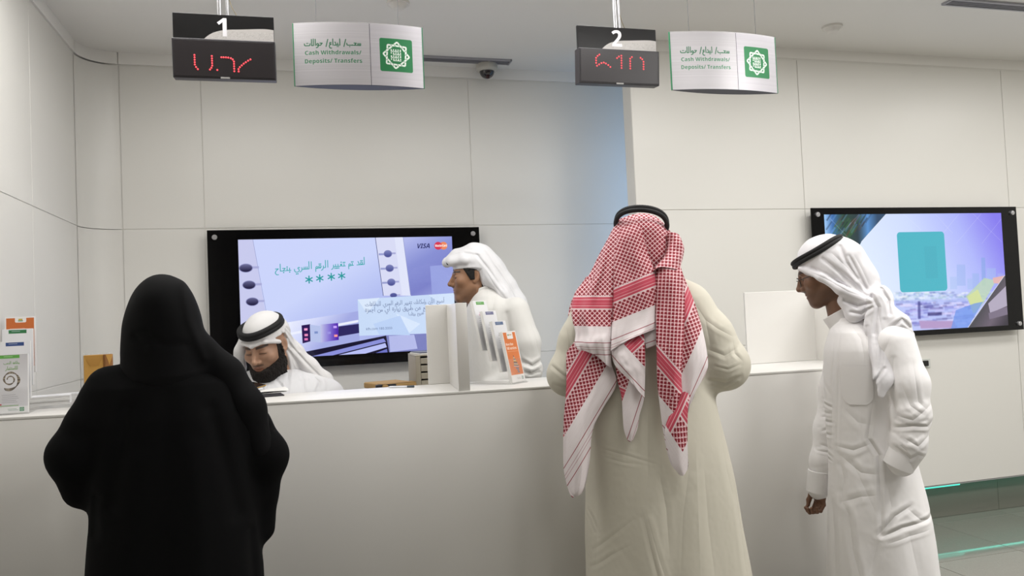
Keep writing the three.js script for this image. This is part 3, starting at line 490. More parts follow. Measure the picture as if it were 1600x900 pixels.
// surface nets over a sparse grid; color(x, y, z, normal) gives linear rgb per vertex
function mold(f, lo, hi, cell, color) {
  const n = lo.map((v, i) => Math.ceil((hi[i] - v) / cell) + 2), [nx, ny, nz] = n, o = lo.map((v) => v - cell / 2), B = 4;
  const F = new Float32Array(nx * ny * nz), at = (i, j, k) => i + nx * (j + ny * k);
  for (let k0 = 0; k0 < nz; k0 += B) for (let j0 = 0; j0 < ny; j0 += B) for (let i0 = 0; i0 < nx; i0 += B) {
    const d = f(o[0] + (i0 + B / 2 - 0.5) * cell, o[1] + (j0 + B / 2 - 0.5) * cell, o[2] + (k0 + B / 2 - 0.5) * cell), far = Math.abs(d) > B * cell * 1.35 + 0.004;
    for (let k = k0; k < Math.min(nz, k0 + B); k++) for (let j = j0; j < Math.min(ny, j0 + B); j++) for (let i = i0; i < Math.min(nx, i0 + B); i++) F[at(i, j, k)] = far ? d : f(o[0] + i * cell, o[1] + j * cell, o[2] + k * cell);
  }
  const id = new Int32Array(nx * ny * nz).fill(-1), pos = [], idx = [];
  for (let k = 0; k < nz - 1; k++) for (let j = 0; j < ny - 1; j++) for (let i = 0; i < nx - 1; i++) {
    let m = 0; const v = [];
    for (let c = 0; c < 8; c++) { v[c] = F[at(i + (c & 1), j + ((c >> 1) & 1), k + (c >> 2))]; if (v[c] < 0) m |= 1 << c; }
    if (m === 0 || m === 255) continue;
    let sx = 0, sy = 0, sz = 0, cnt = 0;
    for (let a = 0; a < 8; a++) for (let b = 1; b < 8; b <<= 1) { const e = a | b; if (e === a || (v[a] < 0) === (v[e] < 0)) continue; const t = v[a] / (v[a] - v[e]); sx += (a & 1) + (b === 1 ? t : 0); sy += ((a >> 1) & 1) + (b === 2 ? t : 0); sz += (a >> 2) + (b === 4 ? t : 0); cnt++; }
    id[at(i, j, k)] = pos.length / 3; pos.push(o[0] + (i + sx / cnt) * cell, o[1] + (j + sy / cnt) * cell, o[2] + (k + sz / cnt) * cell);
  }
  for (let k = 1; k < nz - 1; k++) for (let j = 1; j < ny - 1; j++) for (let i = 1; i < nx - 1; i++) {
    const s0 = F[at(i, j, k)] < 0;
    for (let ax = 0; ax < 3; ax++) {
      const s1 = F[ax === 0 ? at(i + 1, j, k) : ax === 1 ? at(i, j + 1, k) : at(i, j, k + 1)] < 0;
      if (s0 === s1) continue;
      const q = ax === 0 ? [at(i, j, k), at(i, j - 1, k), at(i, j - 1, k - 1), at(i, j, k - 1)] : ax === 1 ? [at(i, j, k), at(i, j, k - 1), at(i - 1, j, k - 1), at(i - 1, j, k)] : [at(i, j, k), at(i - 1, j, k), at(i - 1, j - 1, k), at(i, j - 1, k)];
      const [a, b, c, d] = q.map((w) => id[w]); if (a < 0 || b < 0 || c < 0 || d < 0) continue;
      s0 ? idx.push(a, b, c, a, c, d) : idx.push(a, c, b, a, d, c);
    }
  }
  const N = pos.length / 3, nor = new Float32Array(N * 3), e = cell * 0.45, col = color && new Float32Array(N * 3);
  for (let i = 0; i < N; i++) {
    const x = pos[i * 3], y = pos[i * 3 + 1], z = pos[i * 3 + 2]; let a = f(x + e, y, z) - f(x - e, y, z), b = f(x, y + e, z) - f(x, y - e, z), c = f(x, y, z + e) - f(x, y, z - e); const l = Math.hypot(a, b, c) || 1;
    a /= l; b /= l; c /= l; nor[i * 3] = a; nor[i * 3 + 1] = b; nor[i * 3 + 2] = c;
    if (col) col.set(color(x, y, z, [a, b, c]), i * 3);
  }
  const g = new THREE.BufferGeometry();
  g.setAttribute('position', new THREE.Float32BufferAttribute(pos, 3)); g.setAttribute('normal', new THREE.BufferAttribute(nor, 3));
  if (col) g.setAttribute('color', new THREE.BufferAttribute(col, 3));
  g.setIndex(idx);
  return g;
}
// ray of a photo pixel, and a standing person's own frame: origin on the ground, +z towards the camera's foot
const EYE_POINT = new THREE.Vector3(0, EYE, 0);
const rayOf = (px, py) => new THREE.Vector3((px - 800) / FOCAL, -(py - 450) / FOCAL, -1).applyMatrix4(new THREE.Matrix4().extractRotation(camera.matrixWorld));
function frame(ox, oz) {
  const turn = Math.atan2(-ox, -oz), s = Math.sin(turn), c = Math.cos(turn);
  const at = (px, py, zl = 0) => { const r = rayOf(px, py), k = (zl + ox * s + oz * c) / (r.x * s + r.z * c), x = r.x * k - ox, z = r.z * k - oz; return [x * c - z * s, EYE + r.y * k, x * s + z * c]; };
  const unit = Math.hypot(ox, oz) / FOCAL * 0.985;
  return { ox, oz, turn, at, unit };
}
function noise3(x, y, z) {                             // smooth value noise, -1 .. 1
  const h = (i, j, k) => { let n = (i * 374761393 + j * 668265263 + k * 2147483647) | 0; n = Math.imul(n ^ (n >>> 13), 1274126177); return ((n ^ (n >>> 16)) >>> 0) / 2147483648 - 1; };
  const i = Math.floor(x), j = Math.floor(y), k = Math.floor(z), f = (t) => t * t * (3 - 2 * t), u = f(x - i), v = f(y - j), w = f(z - k);
  return lerp(lerp(lerp(h(i, j, k), h(i + 1, j, k), u), lerp(h(i, j + 1, k), h(i + 1, j + 1, k), u), v), lerp(lerp(h(i, j, k + 1), h(i + 1, j, k + 1), u), lerp(h(i, j + 1, k + 1), h(i + 1, j + 1, k + 1), u), v), w);
}
// a sheet of cloth through a grid of control points rows[v][u] = [x, y, z]; uv(x, y, z) in metres; thickness closes the back
function sheet(rows, { nu = 24, nv = 40, thick = 0.0025, uv = (x, y) => [x, y], wave = () => 0 } = {}) {
  const R = rows.length, C = rows[0].length, P = [], pick = (i, j) => rows[clamp(i, 0, R - 1)][clamp(j, 0, C - 1)];
  for (let b = 0; b <= nv; b++) for (let a = 0; a <= nu; a++) {
    const v = b / nv * (R - 1), u = a / nu * (C - 1), i = Math.min(R - 2, Math.floor(v)), j = Math.min(C - 2, Math.floor(u)), p = [0, 0, 0];
    for (let c = 0; c < 3; c++) { const q = []; for (let k = -1; k < 3; k++) q.push(cat(pick(i + k, j - 1)[c], pick(i + k, j)[c], pick(i + k, j + 1)[c], pick(i + k, j + 2)[c], u - j)); p[c] = cat(q[0], q[1], q[2], q[3], v - i); }
    p[2] += wave(a / nu, b / nv); P.push(p);
  }
  const g = new THREE.BufferGeometry(), idx = [], W = nu + 1;
  for (let b = 0; b < nv; b++) for (let a = 0; a < nu; a++) { const q = b * W + a; idx.push(q, q + W, q + 1, q + 1, q + W, q + W + 1); }
  g.setAttribute('position', new THREE.Float32BufferAttribute(P.flat(), 3)); g.setIndex(idx); g.computeVertexNormals();
  const N = g.attributes.normal.array, pos = P.flat(), tex = P.flatMap((p) => uv(...p)), nor = Array.from(N), n = P.length, all = [...idx];
  for (let i = 0; i < n; i++) { const p = P[i]; pos.push(p[0] - N[i * 3] * thick, p[1] - N[i * 3 + 1] * thick, p[2] - N[i * 3 + 2] * thick); nor.push(-N[i * 3], -N[i * 3 + 1], -N[i * 3 + 2]); tex.push(...uv(...p)); }
  for (let i = 0; i < idx.length; i += 3) all.push(n + idx[i], n + idx[i + 2], n + idx[i + 1]);
  const rim = []; for (let a = 0; a < nu; a++) rim.push([a, a + 1]); for (let b = 0; b < nv; b++) rim.push([b * W + nu, (b + 1) * W + nu]); for (let a = nu; a > 0; a--) rim.push([nv * W + a, nv * W + a - 1]); for (let b = nv; b > 0; b--) rim.push([b * W, (b - 1) * W]);
  for (const [a, b] of rim) all.push(a, b, n + a, b, n + b, n + a);
  const o = new THREE.BufferGeometry(); o.setAttribute('position', new THREE.Float32BufferAttribute(pos, 3)); o.setAttribute('normal', new THREE.Float32BufferAttribute(nor, 3)); o.setAttribute('uv', new THREE.Float32BufferAttribute(tex, 2)); o.setIndex(all);
  return o;
}

// ---------------------------------------------------------------- heads and hands (own axes: y up, face towards +z, metres; origin at the level of the ears)
function headField({ nose = 1, jaw = 1 } = {}) {
  const skull = egg([0, 0.04, -0.018], [0.076, 0.09, 0.096]), face = egg([0, -0.028, 0.022], [0.06, 0.088, 0.069]);
  const j1 = bone([0.05, -0.055, -0.005], [0.018, -0.103 * jaw, 0.064], 0.022, 0.02), j2 = bone([-0.05, -0.055, -0.005], [-0.018, -0.103 * jaw, 0.064], 0.022, 0.02), chin = egg([0, -0.1 * jaw, 0.074], [0.024, 0.02, 0.018]);
  const brow = bone([-0.03, 0.022, 0.079], [0.03, 0.022, 0.079], 0.013, 0.013), ck1 = egg([0.042, -0.02, 0.062], [0.024, 0.022, 0.024]), ck2 = egg([-0.042, -0.02, 0.062], [0.024, 0.022, 0.024]);
  const ridge = bone([0, 0.016, 0.0865], [0, -0.025, 0.1 + 0.012 * nose], 0.0072, 0.008), tip = egg([0, -0.031, 0.099 + 0.012 * nose], [0.011, 0.0095, 0.011]), w1 = egg([0.0125, -0.034, 0.094], [0.0085, 0.0085, 0.012]), w2 = egg([-0.0125, -0.034, 0.094], [0.0085, 0.0085, 0.012]);
  const bridge = egg([0, -0.014, 0.086], [0.0105, 0.026, 0.018]), root = egg([0, -0.036, 0.09], [0.0125, 0.0125, 0.017]);
  const s1 = egg([0.031, 0.004, 0.103], [0.021, 0.0135, 0.022]), s2 = egg([-0.031, 0.004, 0.103], [0.021, 0.0135, 0.022]), lid1 = egg([0.031, 0.0035, 0.0755], [0.0165, 0.0125, 0.0135]), lid2 = egg([-0.031, 0.0035, 0.0755], [0.0165, 0.0125, 0.0135]);
  const up = bone([-0.019, -0.0605, 0.083], [0.019, -0.0605, 0.083], 0.0045, 0.0045), upm = egg([0, -0.059, 0.088], [0.018, 0.0055, 0.0075]), low = egg([0, -0.071, 0.086], [0.019, 0.0066, 0.008]), slit = bone([-0.023, -0.065, 0.094], [0.023, -0.065, 0.094], 0.0016, 0.0016), mound = egg([0, -0.06, 0.072], [0.034, 0.026, 0.022]);
  const neck = chain([[0, -0.06, -0.022, 0.058], [0, -0.13, -0.034, 0.056], [0, -0.2, -0.05, 0.066]], 0.03), adam = egg([0, -0.15, 0.02], [0.012, 0.018, 0.01]);
  const ear = (s) => { const shell = turned(egg([0, 0, 0], [0.009, 0.031, 0.019]), [s * 0.0755, 0.0, -0.012], -0.16, s * -0.3, s * 0.1), bowl = turned(egg([0, 0, 0], [0.008, 0.02, 0.011]), [s * 0.084, 0.003, -0.006], -0.16, s * -0.3, 0), lobe = egg([s * 0.073, -0.026, -0.004], [0.007, 0.01, 0.009]); return (x, y, z) => smax(smin(shell(x, y, z), lobe(x, y, z), 0.008), -bowl(x, y, z), 0.005); };
  const e1 = ear(1), e2 = ear(-1);
  return (x, y, z) => {
    let d = smin(skull(x, y, z), face(x, y, z), 0.035);
    d = smin(d, smin(j1(x, y, z), j2(x, y, z), 0.02), 0.03); d = smin(d, chin(x, y, z), 0.02);
    d = smin(d, neck(x, y, z), 0.025);
    if (z > 0.02) {
      d = smin(d, brow(x, y, z), 0.02); d = smin(d, Math.min(ck1(x, y, z), ck2(x, y, z)), 0.025); d = smin(d, mound(x, y, z), 0.02);
      d = smax(d, -Math.min(s1(x, y, z), s2(x, y, z)), 0.014);
      d = smin(d, ridge(x, y, z), 0.012); d = smin(d, tip(x, y, z), 0.008); d = smin(d, Math.min(root(x, y, z), bridge(x, y, z)), 0.008); d = smin(d, Math.min(w1(x, y, z), w2(x, y, z)), 0.006);
      d = smin(d, Math.min(lid1(x, y, z), lid2(x, y, z)), 0.004);
      d = smin(d, upm(x, y, z), 0.007); d = smin(d, low(x, y, z), 0.007); d = smax(d, -slit(x, y, z), 0.003);
    } else d = smin(d, adam(x, y, z), 0.02);
    return smin(d, Math.min(e1(x, y, z), e2(x, y, z)), 0.006);
  };
}
const mixRgb = (a, b, t) => [lerp(a[0], b[0], t), lerp(a[1], b[1], t), lerp(a[2], b[2], t)];
function headGeometry(field, skin, { lips, brows = [0.015, 0.01, 0.008], stubble = 0, lidShade = 0.85, cell = 0.0027 } = {}) {
  const lipC = lips ?? [skin[0] * 0.78, skin[1] * 0.55, skin[2] * 0.55];
  return mold(field, [-0.1, -0.215, -0.125], [0.1, 0.14, 0.13], cell, (x, y, z) => {
    let c = skin; const n = noise3(x * 90, y * 90, z * 90), ax = Math.abs(x);
    c = c.map((v) => v * (1 + n * 0.05));
    if (z > 0.06) {
      const lip = smooth(1.15, 0.85, Math.hypot(x / 0.0215, (y + 0.0655) / 0.0115)); if (z > 0.084) c = mixRgb(c, lipC, lip * 0.85);
      const by = 0.0245 + 0.004 * Math.sin((ax - 0.012) * 60), bw = smooth(0.0065, 0.0035, Math.abs(y - by)) * smooth(0.009, 0.014, ax) * smooth(0.056, 0.048, ax); c = mixRgb(c, brows, bw * 0.92);
      const lash = smooth(0.0028, 0.001, Math.abs(y - (-0.0005 - ((ax - 0.031) ** 2) * 6))) * smooth(0.018, 0.014, Math.abs(ax - 0.031)); c = mixRgb(c, [0.02, 0.012, 0.01], lash * lidShade);
    }
    if (stubble && z > -0.01) {
      const beardArea = smooth(-0.035, -0.065, y + ax * 0.1) * smooth(-0.13, -0.1, y), mous = smooth(0.03, 0.022, ax) * smooth(0.006, 0.003, Math.abs(y + 0.0475)) * (z > 0.08 ? 1 : 0);
      if (Math.hypot(x / 0.02, (y + 0.0665) / 0.011) > 1) c = mixRgb(c, [c[0] * 0.25, c[1] * 0.25, c[2] * 0.28], clamp(stubble * Math.max(beardArea * 0.6, mous), 0, 1));
    }
    return c;
  });
}
// a hand hanging from its wrist at the origin: fingers towards -y, palm towards +z, thumb on the side +x * side; curl in radians per joint
function handField(side = 1, curl = 0.5, spread = 1) {
  const parts = [], S = side;
  const palm = chain([[0.004 * S, -0.012, 0, 0.02], [0.008 * S, -0.05, 0.002, 0.021], [0.012 * S, -0.085, 0.002, 0.0135]], 0.02), palm2 = chain([[-0.006 * S, -0.015, 0, 0.018], [-0.014 * S, -0.05, 0.0, 0.018], [-0.022 * S, -0.08, 0.0, 0.012]], 0.02);
  const fingers = [[0.03, 0.0095, 1.0, 0.06], [0.0105, 0.0098, 1.1, 0.01], [-0.009, 0.0092, 1.03, -0.03], [-0.027, 0.0082, 0.82, -0.08]].map(([fx, r, len, lean], n) => {
    const pts = [[fx * S * 0.7, -0.065, 0.001, r * 1.1], [fx * S, -0.09, 0, r * 1.08]]; let a = curl * (0.5 + n * 0.12), y = -0.09, z = 0;
    for (const [l, rr, k] of [[0.042, 0.98, 1], [0.026, 0.9, 1.15], [0.021, 0.78, 0.8]]) { y -= Math.cos(a) * l * len; z += Math.sin(a) * l * len; const p = pts.at(-1); pts.push([p[0] + lean * S * spread * l * 2, y, z, r * rr]); a += curl * k; }
    return chain(pts, 0.004);
  });
  const thumb = chain([[0.014 * S, -0.022, 0.006, 0.015], [0.036 * S, -0.05, 0.018, 0.0125], [0.044 * S, -0.078, 0.03, 0.0105], [0.04 * S, -0.1, 0.04, 0.0088]], 0.008), wrist = chain([[0, 0.035, 0, 0.023], [0, 0.0, 0, 0.023], [0, -0.02, 0, 0.022]], 0.02);
  return (x, y, z) => { let d = smin(palm(x, y, z), palm2(x, y, z), 0.022); d = smin(d, wrist(x, y, z), 0.02); for (const f of fingers) d = smin(d, f(x, y, z), 0.005); return smin(d, thumb(x, y, z), 0.012); };
}
const handGeometry = (side, curl, skin, cell = 0.0032) => mold(handField(side, curl), [-0.065, -0.2, -0.045], [0.065, 0.06, 0.11], cell, (x, y, z) => skin.map((v) => v * (0.95 + 0.08 * noise3(x * 120, y * 120, z * 120))));
const posed = (g, position, rx = 0, ry = 0, rz = 0, s = 1) => g.clone().applyMatrix4(new THREE.Matrix4().compose(new THREE.Vector3(...position), new THREE.Quaternion().setFromEuler(new THREE.Euler(rx, ry, rz, 'YXZ')), new THREE.Vector3(s, s, s)));
function joinBody(list) { return mergeGeometries(list.map((g) => { const n = g.clone(); if (n.attributes.uv) n.deleteAttribute('uv'); return n; })); }

// sharp cloth creases as fine relief: polylines in photo pixels at the person's distance -> a height field over the local x-y plane
function relief(F, list, [x0, y0, x1, y1], zl = 0.15, res = 620, seedOffset = 0) {
  const w = Math.ceil((x1 - x0) * res), h = Math.ceil((y1 - y0) * res), H = new Float32Array(w * h);
  for (const [pts, depth, wid] of list) {
    const P = pts.map(([px, py]) => { const p = F.at(px, py, zl); return [(p[0] - x0) * res, (p[1] - y0) * res]; }), W = wid * F.unit * res, reach = W * 5;
    const lo = [Infinity, Infinity], hi = [-Infinity, -Infinity]; for (const p of P) for (let c = 0; c < 2; c++) { lo[c] = Math.min(lo[c], p[c] - reach); hi[c] = Math.max(hi[c], p[c] + reach); }
    for (let j = Math.max(0, Math.floor(lo[1])); j < Math.min(h, hi[1]); j++) for (let i = Math.max(0, Math.floor(lo[0])); i < Math.min(w, hi[0]); i++) {
      let best = 1e9, along = 0, len = 0, total = 0; for (let k = 1; k < P.length; k++) total += Math.hypot(P[k][0] - P[k - 1][0], P[k][1] - P[k - 1][1]);
      for (let k = 1; k < P.length; k++) { const [ax, ay] = P[k - 1], bx = P[k][0] - ax, by = P[k][1] - ay, l = Math.hypot(bx, by), t = clamp(((i - ax) * bx + (j - ay) * by) / (l * l), 0, 1), d = Math.hypot(i - ax - bx * t, j - ay - by * t); if (d < best) { best = d; along = (len + l * t) / total; } len += l; }
      if (best > reach) continue;
      const q = best / W, fade = Math.pow(Math.sin(Math.PI * clamp(along * 0.94 + 0.03, 0, 1)), 0.6);
      H[j * w + i] += depth * fade * (-Math.exp(-q * 1.4) + 0.45 * Math.exp(-((q - 2) ** 2)));
    }
  }
  for (let j = 0; j < h; j++) for (let i = 0; i < w; i++) H[j * w + i] = clamp(0.5 + (H[j * w + i] + 0.0006 * noise3(i * 0.05 + seedOffset, j * 0.03, 1) + 0.0004 * noise3(i * 0.16, j * 0.1, 4 + seedOffset)) / 0.03, 0, 1);
  const t = new THREE.DataTexture(H, w, h, THREE.RedFormat, THREE.FloatType); t.magFilter = THREE.LinearFilter; t.wrapS = t.wrapT = THREE.ClampToEdgeWrapping; t.needsUpdate = true;
  return t;
}
function planar(g, [x0, y0, x1, y1]) { const p = g.attributes.position, uv = new Float32Array(p.count * 2); for (let i = 0; i < p.count; i++) { uv[i * 2] = (p.getX(i) - x0) / (x1 - x0); uv[i * 2 + 1] = (p.getY(i) - y0) / (y1 - y0); } g.setAttribute('uv', new THREE.BufferAttribute(uv, 2)); return g; }
const creased = (m, tex) => { const c = m.clone(); c.bumpMap = tex; c.bumpScale = 0.018; return c; };
// ---------------------------------------------------------------- man in the checked headscarf, seen from behind
const skinMat = phys({ color: 0xffffff, roughness: 0.5, vertexColors: true, sheen: 0.15, sheenColor: new THREE.Color(0.5, 0.3, 0.2) });
const weave = canvas(256, 256, (x, w, h) => { x.fillStyle = '#808080'; x.fillRect(0, 0, w, h); for (let i = 0; i < 256; i += 2) { x.fillStyle = `rgba(${i % 4 ? 255 : 0},${i % 4 ? 255 : 0},${i % 4 ? 255 : 0},.18)`; x.fillRect(i, 0, 1, 256); x.fillRect(0, i, 256, 1); } });
weave.wrapS = weave.wrapT = THREE.RepeatWrapping;
const cloth = (rgb, rough = 0.82) => phys({ color: new THREE.Color(...rgb), roughness: rough, sheen: 0.35, sheenColor: new THREE.Color(0.9, 0.9, 0.9), sheenRoughness: 0.5 });
const cordMat = std(0x0b0b0d, 0.72);
const at2 = (F, list, zl = 0.1) => list.map(([px, py]) => F.at(px, py, zl).slice(0, 2));
// double cord ring; c centre, a/b half axes, tilt
function cordRing(parent, c, a, b, rx, ry, rz, r = 0.0085, gap = 0.0155, twist = 46) {
  const ring = (lift, s) => { const pts = []; for (let i = 0; i < 48; i++) { const t = i / 48 * Math.PI * 2; pts.push([Math.cos(t) * a * s, lift + 0.002 * Math.sin(t * 3), Math.sin(t) * b * s]); } return tube(pts, r, 160, 12, true); };
  const g = ring(0, 1), p = g.attributes.position, n = g.attributes.normal;
  const strand = (geo) => { const q = geo.attributes.position, m = geo.attributes.normal, uvs = geo.attributes.uv; for (let i = 0; i < q.count; i++) { const k = 0.0003 * Math.sin((uvs.getX(i) * twist + uvs.getY(i)) * Math.PI * 2 * 2); q.setXYZ(i, q.getX(i) + m.getX(i) * k, q.getY(i) + m.getY(i) * k, q.getZ(i) + m.getZ(i) * k); } return geo; };
  const o = part('head_cord', strand(g), cordMat, parent, c, [0, 0, 0]); o.rotation.order = 'YXZ'; o.rotation.set(rx, ry, rz);
  part('upper_cord', strand(ring(gap, 0.985)), cordMat, o);
}
function person(F, label) { const t = thing('person', label, 'person'); t.position.set(F.ox, 0, F.oz); t.rotation.y = F.turn; return t; }
const rowsOf = (F, list) => list.map(([py, l, r, rz, cz = 0]) => { const a = F.at(l, py, cz), b = F.at(r, py, cz); return [(a[1] + b[1]) / 2, (a[0] + b[0]) / 2, cz, (b[0] - a[0]) / 2, rz]; });
const P4 = (F, px, py, zl, r) => [...F.at(px, py, zl), r];
const REST = (F, px, py, zl, r) => { const p = F.at(px, py, zl); return [p[0], Math.max(p[1], HC + r + 0.018), p[2], r]; };   // a forearm lying on the worktop

{
  const F = frame(1.2, -2.6), t = person(F, 'man in cream robe and red and white checked headscarf leaning on the counter');
  const skin = [0.36, 0.2, 0.12];
  const rows = rowsOf(F, [[424, 978, 1040, 0.06, -0.06], [440, 945, 1070, 0.085, -0.055], [468, 915, 1098, 0.11, -0.04], [520, 908, 1108, 0.128, -0.02], [580, 906, 1110, 0.135, 0.0], [640, 909, 1121, 0.145, 0.015], [700, 915, 1137, 0.16, 0.02], [760, 915, 1151, 0.17, 0.02], [830, 914, 1164, 0.18, 0.02], [900, 916, 1179, 0.19, 0.02], [960, 912, 1190, 0.2, 0.02]]);
  const low = rows[10], hem = [[0.22, low[1] - 0.005, 0.02, low[3] * 1.04, 0.22], [0.07, low[1] - 0.008, 0.02, low[3] * 1.06, 0.225]];
  const body = trunk([...rows, ...hem]);
  const armL = chain([P4(F, 926, 474, -0.04, 0.066), P4(F, 905, 533, -0.01, 0.07), P4(F, 887, 586, 0.01, 0.07), REST(F, 899, 577, -0.13, 0.056), REST(F, 940, 572, -0.27, 0.042)], 0.035);
  const armR = chain([P4(F, 1078, 474, -0.04, 0.072), P4(F, 1110, 525, -0.01, 0.077), P4(F, 1131, 570, 0.0, 0.084), REST(F, 1120, 565, -0.13, 0.062), REST(F, 1075, 563, -0.28, 0.044)], 0.035);
  const cr = creases([
    [at2(F, [[945, 705], [985, 712], [1010, 720]]), 0.0011, 0.0066], [at2(F, [[950, 718], [990, 722]]), -0.0008, 0.0066], [at2(F, [[1003, 800], [1016, 850], [1030, 900]]), 0.0033, 0.0121], [at2(F, [[1014, 800], [1028, 860], [1040, 900]]), -0.0033, 0.0099],
    [at2(F, [[925, 860], [960, 830], [985, 812]]), 0.0011, 0.0099], [at2(F, [[922, 890], [955, 862], [980, 850]]), 0.0011, 0.0088], [at2(F, [[1075, 740], [1066, 800], [1062, 880]]), -0.0039, 0.0220], [at2(F, [[1100, 740], [1105, 820], [1115, 900]]), -0.0033, 0.0242], [at2(F, [[1085, 760], [1088, 830], [1092, 900]]), 0.0033, 0.0198],
    [at2(F, [[1150, 775], [1160, 840], [1166, 900]]), 0.0039, 0.0110], [at2(F, [[918, 810], [930, 830]]), 0.0033, 0.0066], [at2(F, [[960, 840], [990, 870], [1000, 900]]), 0.0014, 0.0110], [at2(F, [[1010, 660], [1012, 740], [1004, 800]]), 0.0017, 0.0154],
    [at2(F, [[1028, 620], [1018, 700]]), -0.0022, 0.0220], [at2(F, [[1130, 470], [1112, 520], [1108, 560]]), 0.0028, 0.0132], [at2(F, [[1110, 597], [1140, 600], [1160, 592]]), 0.0039, 0.0077], [at2(F, [[1112, 545], [1135, 560], [1150, 552]]), 0.0028, 0.0110], [at2(F, [[1156, 540], [1150, 555], [1160, 570]]), 0.0033, 0.0088], [at2(F, [[1100, 500], [1128, 520], [1150, 530]]), -0.0022, 0.0132],
    [at2(F, [[862, 575], [880, 590], [905, 592]]), 0.0033, 0.0088], [at2(F, [[880, 520], [893, 550], [890, 570]]), 0.0028, 0.0132], [at2(F, [[1105, 590], [1120, 650], [1140, 720]]), 0.0028, 0.0176],
  ]);
  const robe = (x, y, z) => smin(smin(body(x, y, z), armL(x, y, z), 0.05), armR(x, y, z), 0.05) + cr(x, y, z) * 0.5 + 0.0012 * noise3(x * 14, y * 7, z * 14) + (y < 1 ? 0.006 * smooth(1, 0.4, y) * Math.sin(Math.atan2(z, x - low[1]) * 9 + y * 1.5) : 0);
  const BOX = [-0.5, 0.3, 0.5, 1.6], wrinkles = relief(F, [
    [[[940, 703], [985, 712], [1022, 722]], 0.002, 2], [[[945, 716], [975, 722], [1000, 724]], 0.0016, 2], [[[1003, 795], [1016, 850], [1030, 905]], 0.004, 3], [[[1010, 800], [1030, 870], [1042, 905]], 0.0035, 3], [[[925, 865], [958, 835], [990, 808]], 0.002, 2.5], [[[920, 896], [955, 866], [985, 848]], 0.002, 2.5],
    [[[1075, 735], [1066, 800], [1062, 890]], 0.005, 7], [[[1100, 735], [1106, 820], [1116, 900]], 0.005, 7], [[[1087, 700], [1090, 800], [1093, 900]], -0.004, 7], [[[1153, 770], [1161, 840], [1168, 900]], 0.007, 3], [[[916, 805], [924, 815], [934, 835]], 0.005, 2.5], [[[1012, 640], [1012, 740], [1004, 800]], 0.003, 5],
    [[[1030, 740], [1040, 790], [1045, 860]], 0.003, 4], [[[940, 740], [932, 820], [930, 900]], 0.004, 6], [[[1130, 690], [1138, 740], [1150, 790]], 0.004, 4],
    [[[1110, 598], [1138, 602], [1163, 590]], 0.006, 2.5], [[[1114, 606], [1136, 612], [1156, 602]], 0.005, 2], [[[1108, 548], [1135, 558], [1158, 545]], 0.004, 3], [[[1150, 535], [1152, 555], [1164, 566]], 0.005, 2.5], [[[1100, 497], [1125, 515], [1150, 528]], 0.004, 3], [[[1085, 470], [1105, 500], [1112, 540]], 0.004, 4], [[[1120, 575], [1140, 580], [1160, 572]], 0.004, 2],
    [[[858, 575], [878, 590], [905, 594]], 0.005, 2.5], [[[862, 605], [880, 610], [900, 606]], 0.005, 2.5], [[[880, 515], [890, 550], [884, 580]], 0.004, 3], [[[905, 470], [900, 510], [896, 540]], 0.004, 4],
  ], BOX);
  part('robe', planar(mold(robe, [-0.5, 0.05, -0.34], [0.5, 1.62, 0.3], 0.006), BOX), creased(cloth([0.67, 0.635, 0.535]), wrinkles), t);
  // cuffs, hands on the worktop, head, legs and shoes
  const hc = F.at(1003, 397, -0.06), head = headField(), hg = headGeometry(head, skin, { stubble: 0.7, cell: 0.0036 });
  const hand = (px, side) => { const w = F.at(px, 570, -0.34); return posed(handGeometry(side, 0.25, skin, 0.0042), [w[0], HC + 0.07, w[2]], Math.PI / 2 - 0.1, 0, side * 0.3); };
  const limbs = mold((x, y, z) => Math.min(bone([-0.1 + low[1], 0.85, 0.01], [-0.12 + low[1], 0.08, 0.03], 0.085, 0.045)(x, y, z), bone([0.1 + low[1], 0.85, 0.01], [0.12 + low[1], 0.08, 0.03], 0.085, 0.045)(x, y, z), egg([low[1] - 0.12, 0.045, -0.04], [0.045, 0.045, 0.12])(x, y, z), egg([low[1] + 0.12, 0.045, -0.04], [0.045, 0.045, 0.12])(x, y, z), egg([low[1], 1.12, -0.01], [0.14, 0.28, 0.09])(x, y, z)), [-0.4, -0.005, -0.2], [0.4, 1.45, 0.2], 0.016, () => skin);
  part('body', joinBody([posed(hg, hc, 0.3, Math.PI, 0), hand(955, 1), hand(1050, -1), limbs]), skinMat, t);
  cordRing(t, F.at(1002, 352, -0.055), 0.094, 0.112, -0.42, 0, -0.1, 0.0085, 0.013);

  // checked cloth: one woven square, hems along s = 0 and t = 0 (metres)
  const SIDE_M = 0.6, NPX = 1792, K = NPX / SIDE_M;
  const scarfTex = canvas(NPX, NPX, (x, w) => {
    x.fillStyle = '#ece3e4'; x.fillRect(0, 0, w, w);
    const inside = 0.076 * K; x.save(); x.beginPath(); x.rect(inside, inside, w, w); x.clip();
    x.fillStyle = '#ebc4c8'; x.fillRect(0, 0, w, w);
    const q = 0.0086 * K; x.fillStyle = '#8e1527';
    for (let i = 0; i < w / q + 2; i++) for (let j = 0; j < w / q + 2; j++) {
      if ((i + j) % 2) continue;
      const a = i * q, b = j * q; x.save(); x.translate(a, b); x.rotate(Math.PI / 4); const r = q * 0.52;
      x.beginPath(); x.roundRect(-r, -r, r * 2, r * 2, r * 0.6); x.fill(); x.restore();
      x.save(); x.translate(a, b); x.rotate(Math.PI / 4); x.fillRect(-q * 0.72, -q * 0.34, q * 1.44, q * 0.13); x.fillRect(q * 0.2, -q * 0.72, q * 0.13, q * 1.44); x.restore();
    }
    x.restore();
